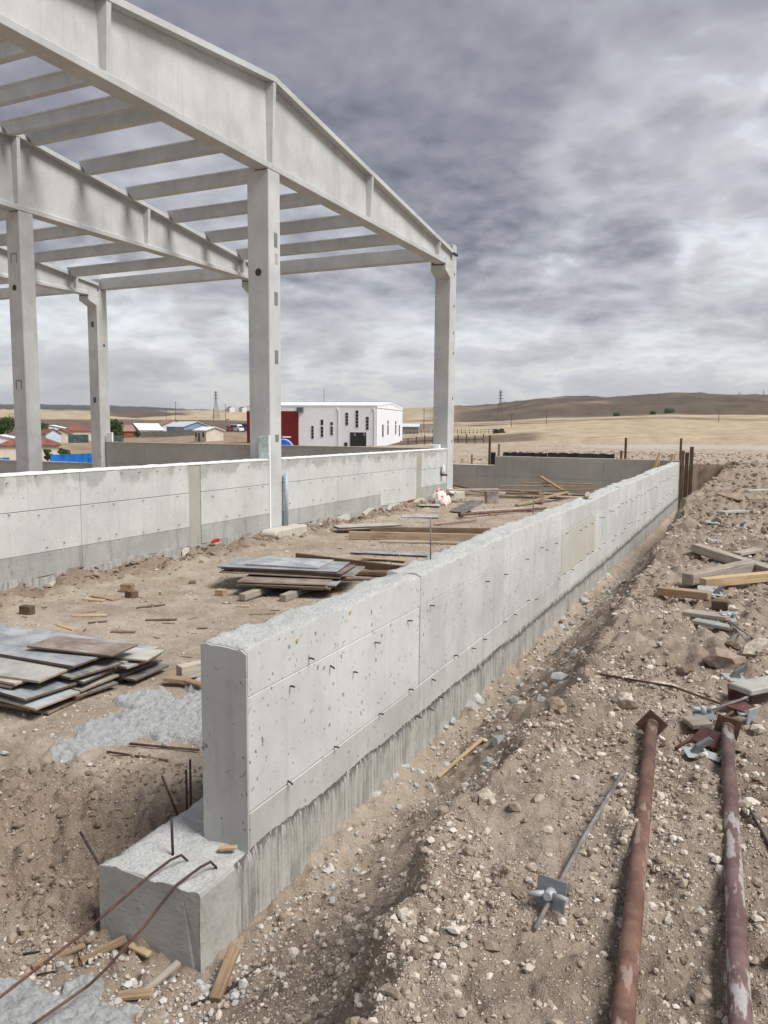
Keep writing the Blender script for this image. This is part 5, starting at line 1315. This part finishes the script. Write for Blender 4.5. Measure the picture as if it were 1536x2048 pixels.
fboard('offcut', (-2.02, 2.58), (-2.10, 2.84), .055, .03, 'chip_wood', 'pale nailed batten offcut leaning at the footing corner', .0, .06)
fboard('offcut', (-2.45, 2.44), (-2.30, 2.50), .05, .02, 'chip_wood', 'small wedge of wood below the footing front')
fboard('offcut', (-2.35, 2.48), (-2.30, 2.68), .035, .02, 'grey_wood', 'grey stick leaning on the footing front', .0, .05)
fboard('offcut', (-2.80, 2.52), (-2.66, 2.72), .05, .02, 'chip_wood', 'orange wood strip at the left foot of the footing', .0, .04)
fboard('offcut', (-2.62, 2.70), (-2.48, 2.68), .035, .02, 'fresh_wood', 'thin yellow lath along the footing front', .02)
fboard('offcut', (-2.94, 2.40), (-2.83, 2.62), .03, .016, 'chip_wood', 'narrow lath lying across the dark stirrup', .02)
fboard('offcut', (-2.36, 3.07), (-2.27, 3.10), .03, .012, 'fresh_wood', 'little yellow chip at the foot of the wall end', .0).location.z = .165
fboard('offcut', (-1.95, 5.10), (-1.78, 5.62), .03, .015, 'fresh_wood', 'pale lath on the trench floor right of the wall')
fboard('offcut', (-4.62, 5.28), (-4.42, 5.36), .10, .03, 'chip_wood', 'left brown offcut at the back of the concrete spill', .05)
fboard('offcut', (-4.45, 5.34), (-4.22, 5.30), .07, .03, 'chip_wood', 'right orange offcut at the back of the concrete spill', .05)
fboard('offcut', (-4.58, 5.42), (-4.36, 5.95), .11, .12, 'grey_wood', 'square timber offcut beside the near wall end', .02)
for i, (x, y, a, l, w_, h, lab) in enumerate(((-7.87, 6.58, 8, .16, .10, .11, 'brown wood block at the left of the yard floor'), (-7.76, 8.15, 20, .16, .12, .13, 'left block of the pair in the yard'), (-7.50, 7.95, -15, .17, .11, .10, 'right block of the pair in the yard'), (-6.51, 8.60, 5, .13, .10, .10, 'brown wood block left of the small stack'), (-7.32, 9.0, 40, .10, .07, .05, 'small block in the middle of the yard'))):
    o = MB().box(-l / 2, l / 2, -w_ / 2, w_ / 2, 0, h).build('wood_block', 'chip_wood' if i % 2 else 'dark_wood', bevel=.006); o.location = (x, y, gz(x, y) - .01); o.rotation_euler = (0, 0, R(a)); tag(o, lab, 'wood block', 'wood blocks in the yard')
SC = [((-7.3, 6.75), (-6.95, 6.95), .07, 'fresh_wood', 'yellow board offcut left of the yard centre'), ((-6.4, 6.45), (-6.15, 6.56), .06, 'dark_wood', 'dark stick behind the wide stack'), ((-6.4, 7.0), (-6.1, 7.2), .05, 'dark_wood', 'splintered lath in the yard centre'),
      ((-7.95, 7.55), (-7.65, 7.6), .09, 'fresh_wood', 'yellow splinter beside the block pair'), ((-8.0, 7.75), (-7.55, 7.72), .12, 'old_wood', 'grey-brown board bit beside the block pair'), ((-6.95, 7.45), (-6.75, 7.75), .03, 'dark_wood', 'short dark stick in the yard centre'),
      ((-5.45, 7.75), (-5.2, 7.95), .03, 'chip_wood', 'chip near the small stack battens'), ((-5.85, 8.05), (-5.7, 8.12), .04, 'fresh_wood', 'chip left of the battens'), ((-7.1, 6.35), (-6.8, 6.3), .06, 'fresh_wood', 'pale chip behind the wide stack'), ((-6.9, 6.6), (-6.75, 6.75), .025, 'dark_wood', 'thin dark splinter by the yellow offcut')]
for a, b, w_, m, lab in SC: fboard('scrap_wood', a, b, w_, .018, m, lab, cat='scrap wood', group='scrap wood in the yard')
g = random.Random(44)
for i in range(70):
    if i < 45: x, y = g.uniform(-8.2, -5.0), g.uniform(5.9, 9.5)
    else: x, y = g.uniform(-8.2, -4.6), g.uniform(9.5, 22)
    a = g.uniform(0, 3.14); l = g.uniform(.05, .16)
    fboard('splinter', (x, y), (x + l * math.cos(a), y + l * math.sin(a)), g.uniform(.012, .035), .010, g.choice(['chip_wood', 'dark_wood', 'dark_wood', 'old_wood']), 'small wood splinter scattered on the yard floor', cat='splinter', group='splinters on the yard floor')
rod('wall_rod', [(-2.43, 6.1, 1.17), (-2.435, 6.1, 1.55)], .006, 'bright_rod', 'thin rod upright in the near wall top', 'rod', 'rods in the wall top')
rod('wall_rod', [(-2.48, 9.7, 1.17), (-2.485, 9.72, 1.46)], .007, 'bright_rod', 'farther thin rod upright in the wall top', 'rod', 'rods in the wall top')
board('wall_top_offcut', (-2.50, 13.4, 1.225), (-2.36, 12.6, 1.225), .07, .03, 'grey_wood', 'grey offcut lying on the retaining wall top', 'wood offcut')

# ------------------------------------------------------------------ spoil heap: props, tie rods, timbers
def prop(label, A, B, r_, m, tilt):
    t = thing('steel_prop', label, 'prop', (0, 0, 0), 0, 'steel props'); A, B = Vector(A), Vector(B); d_ = (B - A).normalized()
    L = (B - A).length; ob = MB().tube([(-L / 2, 0, 0), (-L * .1, 0, 0), (L / 2, 0, 0)], r_, 28).build('tube', m, t)
    ob.matrix_world = frame(A, B)
    for p in ob.data.polygons: p.use_smooth = len(p.vertices) == 4
    pl_ = MB().box(-.058, .058, -.058, .058, -.004, .004).build('base_plate', 'rusty_plate', t, bevel=.002)
    q = d_.to_track_quat('Z', 'Y').to_matrix().to_4x4() @ Matrix.Rotation(R(tilt), 4, 'Z'); q.translation = B + d_ * .003; pl_.matrix_world = q
    MB().tube([B - d_ * .03, B + d_ * .0], r_ * 1.12, 20).build('weld_collar', 'rusty_plate', t)
    return t
zz = lambda x, y: float(mound_z(np.array(y))) + .05
prop('left rusty orange-brown steel prop lying on the spoil heap', (-.146, .95, .80), (-.399, 4.10, .79), .030, 'rusty_prop', 38)
prop('right steel prop with worn white paint lying on the spoil heap', (.095, .95, .79), (-.046, 4.21, .795), .030, 'painted_prop', 12)
def tie(label, path, plate_at, pdir, wing=True, r_=.0075, m='bright_rod', psize=.055, pm='grey_steel'):
    t = thing('tie_rod', label, 'tie rod', path[0], 0, 'formwork tie rods'); o_ = Vector(path[0])
    ps = [Vector(p) - o_ for p in path]
    rb = MB().tube(ps, r_, 8).build('rod', m, t); rb.data.polygons.foreach_set('use_smooth', [len(p.vertices) == 4 for p in rb.data.polygons])
    if plate_at is not None:
        c = Vector(plate_at) - o_; q = Vector(pdir).to_track_quat('Z', 'Y').to_matrix().to_4x4(); q.translation = c
        a = MB().box(-psize, psize, -psize, psize, -.0035, .0035).build('plate', pm, t, bevel=.0025); a.matrix_basis = q
        if wing:
            wgo = MB().tube([(0, 0, .004), (0, 0, .014), (0, 0, .040)], [.022, .019, .013], 12)
            for s_ in (-1, 1): wgo.tube([(s_ * .015, 0, .022), (s_ * .042, s_ * .006, .028), (s_ * .066, s_ * .010, .040)], [.012, .011, .007], 8)
            b = wgo.build('wing_nut', 'galvanised', t, bevel=0); b.matrix_basis = q
            b.data.polygons.foreach_set('use_smooth', [len(p.vertices) == 4 for p in b.data.polygons])
    return t
def gl(x, y, l): return (x, y, gz(x, y) + l)
A, B = gl(-.532, 2.24, .012), gl(-.443, 3.42, .012); pc = Vector(A).lerp(Vector(B), .14)
tie('tie rod with square plate and wing nut lying left of the props', [A, tuple(Vector(A).lerp(Vector(B), .5) + Vector((0, 0, .02))), B], (pc.x, pc.y, pc.z + .022), (-.12, -.95, .25), psize=.05)
tie('long dark tie rod stretched across the heap above the left prop', [gl(-.81, 4.96, .02), gl(-.35, 4.72, .05), gl(.06, 4.48, .05)], gl(.07, 4.47, .04), (-.8, .5, .1), m='rebar', pm='galvanised', psize=.05)
tie('tie rod crossing behind the right prop plate', [gl(-.20, 4.40, .05), gl(0.0, 4.62, .07), gl(.05, 4.70, .08)], None, (0, 0, 1))
tie('short dark tie rod left of the right prop head', [gl(-.27, 3.98, .02), gl(-.15, 4.25, .04), gl(.02, 4.62, .05)], gl(-.17, 4.36, .05), (.1, -.3, .9), m='rebar')
tie('tie rod with dark triangular plate beyond the timber plates', [gl(-.20, 6.85, .03), gl(-.10, 6.50, .05), gl(.17, 5.78, .02)], gl(-.11, 6.53, .05), (.2, -.5, .7))
rod('thin_rod', onground([(.06, 3.30), (.14, 3.08)], .01), .006, 'dark_rebar', 'thin dark rod right of the props', 'rod')
rod('thin_rod', onground([(-.13, 6.55), (.10, 5.6)], .03), .006, 'bright_rod', 'thin pale rod running from the dark plate', 'rod')
def gplate(label, x, y, s_, rz, m, tilt=(8, 5), hook=True, lift=.02):
    t = thing('clamp_plate', label, 'clamp plate', gl(x, y, lift), R(rz), 'formwork clamp plates'); t.rotation_euler = (R(tilt[0]), R(tilt[1]), R(rz))
    MB().box(-s_, s_, -s_ * .8, s_ * .8, -.003, .003).build('plate', m, t, bevel=.002)
    MB().tube([(s_ * .6, s_ * .45, .0), (s_ * .6, s_ * .45, .0045)], .008, 8).build('hole', 'hole_dark', t)
    if hook: MB().prism([(-.03, 0), (.035, 0), (.02, .03), (.06, .075), (.045, .085), (-.01, .04)], -.012, .012, lambda p, q, r_: (p, r_, q + .003)).build('hook', 'grey_steel', t)
gplate('galvanised clamp plate with dark hook beside the painted prop', -.17, 3.92, .06, 25, 'galvanised'); gplate('small galvanised plate next to the hooked plate', -.10, 3.87, .04, -10, 'galvanised', hook=False)
gplate('galvanised plate with hook above the right prop head', -.03, 5.05, .065, 30, 'galvanised'); gplate('galvanised square plate with hole below the timbers', -.32, 7.84, .09, 5, 'galvanised', (35, 0), hook=False)
gplate('pale clamp with raised hook right of the split log', -.24, 7.66, .06, 20, 'galvanised'); gplate('small galvanised clamp beyond the timbers', -.38, 10.9, .07, 10, 'galvanised', hook=False)
gplate('pale clamp plate far up the spoil heap', -.52, 13.2, .10, 15, 'galvanised'); gplate('second pale clamp plate far up the spoil heap', -.10, 13.1, .10, -25, 'galvanised')
def mbeam(label, a, b, w_, th, m, lift=.0, name='timber', cat='timber', group='timbers on the spoil heap', lift2=None, roll=0.0):
    za, zb_ = base_z(*a), base_z(*b)
    return board(name, (a[0], a[1], za + th / 2 + lift), (b[0], b[1], zb_ + th / 2 + (lift if lift2 is None else lift2)), w_, th, m, label, cat, group, roll, bevel=.006)
mbeam('long grey square timber farthest up the spoil heap', (-.56, 9.88), (.44, 8.42), .12, .10, 'grey_wood', .03)
mbeam('short grey square timber slanting over the heap', (-.515, 8.02), (.04, 8.92), .13, .11, 'grey_wood', .03)
mbeam('yellow-topped timber in front of the grey timbers', (-.376, 7.97), (.55, 8.86), .09, .09, 'fresh_wood', .03)
mbeam('split log half with orange torn end', (-.72, 7.48), (-.28, 7.36), .10, .07, 'chip_wood', .02, 'split_log', 'log')
mbeam('upper grey board of the pair below the split log', (-.43, 6.60), (-.10, 6.50), .14, .035, 'grey_wood', .05, 'plank_offcut', 'plank', 'plank offcuts on the heap')
mbeam('lower pale board of the pair below the split log', (-.35, 6.42), (-.08, 6.34), .10, .03, 'ply_pale', .02, 'plank_offcut', 'plank', 'plank offcuts on the heap')
mbeam('pale plank end on a red plate at the right edge', (.0, 4.72), (.25, 5.02), .15, .035, 'ply_pale', .08, 'plank_offcut', 'plank', 'plank offcuts on the heap')
mbeam('short grey wood block beside the right prop head', (-.24, 4.24), (-.14, 4.30), .11, .03, 'grey_wood', .03, 'plank_offcut', 'plank', 'plank offcuts on the heap')
mbeam('small grey board piece high on the heap at the right edge', (-.12, 9.9), (.12, 10.3), .12, .04, 'grey_wood', .03, 'plank_offcut', 'plank', 'plank offcuts on the heap')
mbeam('grey board at the right edge above the long timber', (.22, 9.85), (.60, 10.1), .14, .05, 'ply_pale', .03, 'plank_offcut', 'plank', 'plank offcuts on the heap')
mbeam('brown brick-like block below the timbers', (-.25, 7.14), (-.12, 7.12), .09, .08, 'dark_wood', .0, 'block', 'block')
mbeam('whitish board far up the heap', (-.45, 14.2), (-.10, 14.9), .16, .04, 'ply_pale', .03, 'plank_offcut', 'plank', 'plank offcuts on the heap')
mbeam('orange board at the far right of the heap', (-.05, 17.2), (.9, 17.6), .12, .03, 'old_wood', .03, 'plank_offcut', 'plank', 'plank offcuts on the heap')
mbeam('white board far off at the right edge of the heap', (-.10, 19.2), (.9, 19.9), .16, .04, 'ply_pale', .04, 'plank_offcut', 'plank', 'plank offcuts on the heap')
mbeam('curved brown plank far up the heap', (-.62, 17.6), (-.20, 16.9), .16, .03, 'old_wood', .04, 'plank_offcut', 'plank', 'plank offcuts on the heap')
for lab, x, y, rz, tl in (('dark red plate standing under the pale plank end', .0, 4.84, 20, 70), ('dark red plate beside the right prop', -.13, 4.10, -30, 35), ('red plate lying behind the right prop head', .0, 4.60, 50, 12)):
    o = MB().box(-.065, .065, -.05, .05, -.003, .003).build('red_plate', 'red_plate', bevel=.002); o.location = gl(x, y, .045); o.rotation_euler = (R(tl), 0, R(rz)); tag(o, lab, 'steel plate', 'red steel plates')


# bigger loose stones, each on its own
def rock(label, x, y, s_, seed, flat=.7, m='stone', group='loose stones', rz=0.0, sub=2, cat='stone', name='stone'):
    bm = bmesh.new(); bmesh.ops.create_icosphere(bm, subdivisions=sub, radius=1); g_ = random.Random(seed); o_ = g_.uniform(0, 50)
    for v in bm.verts:
        c = v.co.copy(); k = 1 + .38 * float(fbm(np.array(c.x * 1.3 + o_), np.array(c.y * 1.3 + c.z * 1.7), 3, seed, .6))
        v.co = Vector((c.x * k * s_, c.y * k * s_ * g_.uniform(.74, .80), c.z * k * s_ * flat))
    me = bpy.data.meshes.new(name); bm.to_mesh(me); bm.free(); me.shade_flat()
    o = link(name, me, m); o.location = (x, y, gz(x, y) + s_ * flat * .35); o.rotation_euler = (0, 0, rz); return tag(o, label, cat, group)
SP = [(-.42, 4.81, .085, .35, 'flat tan slab of stone above the left prop'), (-.62, 2.55, .022, .8, 'white stone right of the wing-nut tie rod'), (-.05, 2.19, .032, .8, 'big white stone between the two props'), (-.36, 4.78, .03, .7, 'white stone beside the flat tan slab'),
      (-.92, 2.15, .030, .8, 'pale stone at the left foot of the heap'), (-.85, 2.55, .026, .75, 'cream stone on the slope left of the tie rod'), (-.64, 4.9, .03, .6, 'flat white stone above the tan slab'), (-.33, 4.45, .028, .7, 'white stone left of the right prop head'),
      (-.58, 4.45, .075, .7, 'big brown clod behind the left prop head'), (-.10, 5.4, .12, .6, 'large brown clod near the right edge of the heap'), (.10, 5.75, .13, .6, 'large brown clod behind the galvanised plate'), (-.75, 3.6, .030, .7, 'cream stone on the slope crest'),
      (-.93, 3.0, .05, .8, 'dark clod broken from the trench edge'), (-.90, 4.15, .06, .8, 'dark clod on the crest above the trench'), (-1.55, 2.95, .03, .7, 'grey stone on the trench floor'), (-.72, 3.05, .028, .7, 'pale stone uphill of the tie rod')]
for i, (x, y, s_, fl_, lab) in enumerate(SP): rock(lab, x, y, s_, 900 + i, fl_, rz=i * .7)
g = random.Random(66)
for i in range(110):
    r_ = 1.9 * (9 / 1.9) ** g.random(); a = R(g.uniform(-34, 3)); x, y = r_ * math.sin(a), r_ * math.cos(a)
    if x < -1.95 or abs(x + .05) < .25 and y < 4.4: continue
    rock('loose pale stone half sunk in the spoil heap', x, y, g.uniform(.012, .024) * (.8 + .1 * r_), 1000 + i, g.uniform(.55, .9), rz=g.uniform(0, 3), sub=1, group='small loose stones')
for i in range(26):
    x, y = g.uniform(-1.0, 3.0), g.uniform(9.5, 30)
    rock('rough brown clod on the far spoil heap', x, y, g.uniform(.03, .09), 1200 + i, .7, 'clod', 'clods on the far heap', g.uniform(0, 3), 2, 'clod', 'earth_clod')

# ------------------------------------------------------------------ thin haze over the plain
hm = bpy.data.materials.new('air'); hm.use_nodes = True
t_ = NT(hm.node_tree); oo = t_.n('ShaderNodeOutputMaterial')
t_.t.links.new(t_.n('ShaderNodeVolumePrincipled', {'Color': (.80, .86, .95, 1), 'Density': .00006, 'Anisotropy': .2}).outputs[0], oo.inputs['Volume'])
hz_ = MB().box(-11800, 11800, -11800, 11800, -9, 330).build('haze', None); hz_.data.materials.append(hm); tag(hz_, 'thin even haze over the whole plain', 'haze', kind='stuff')
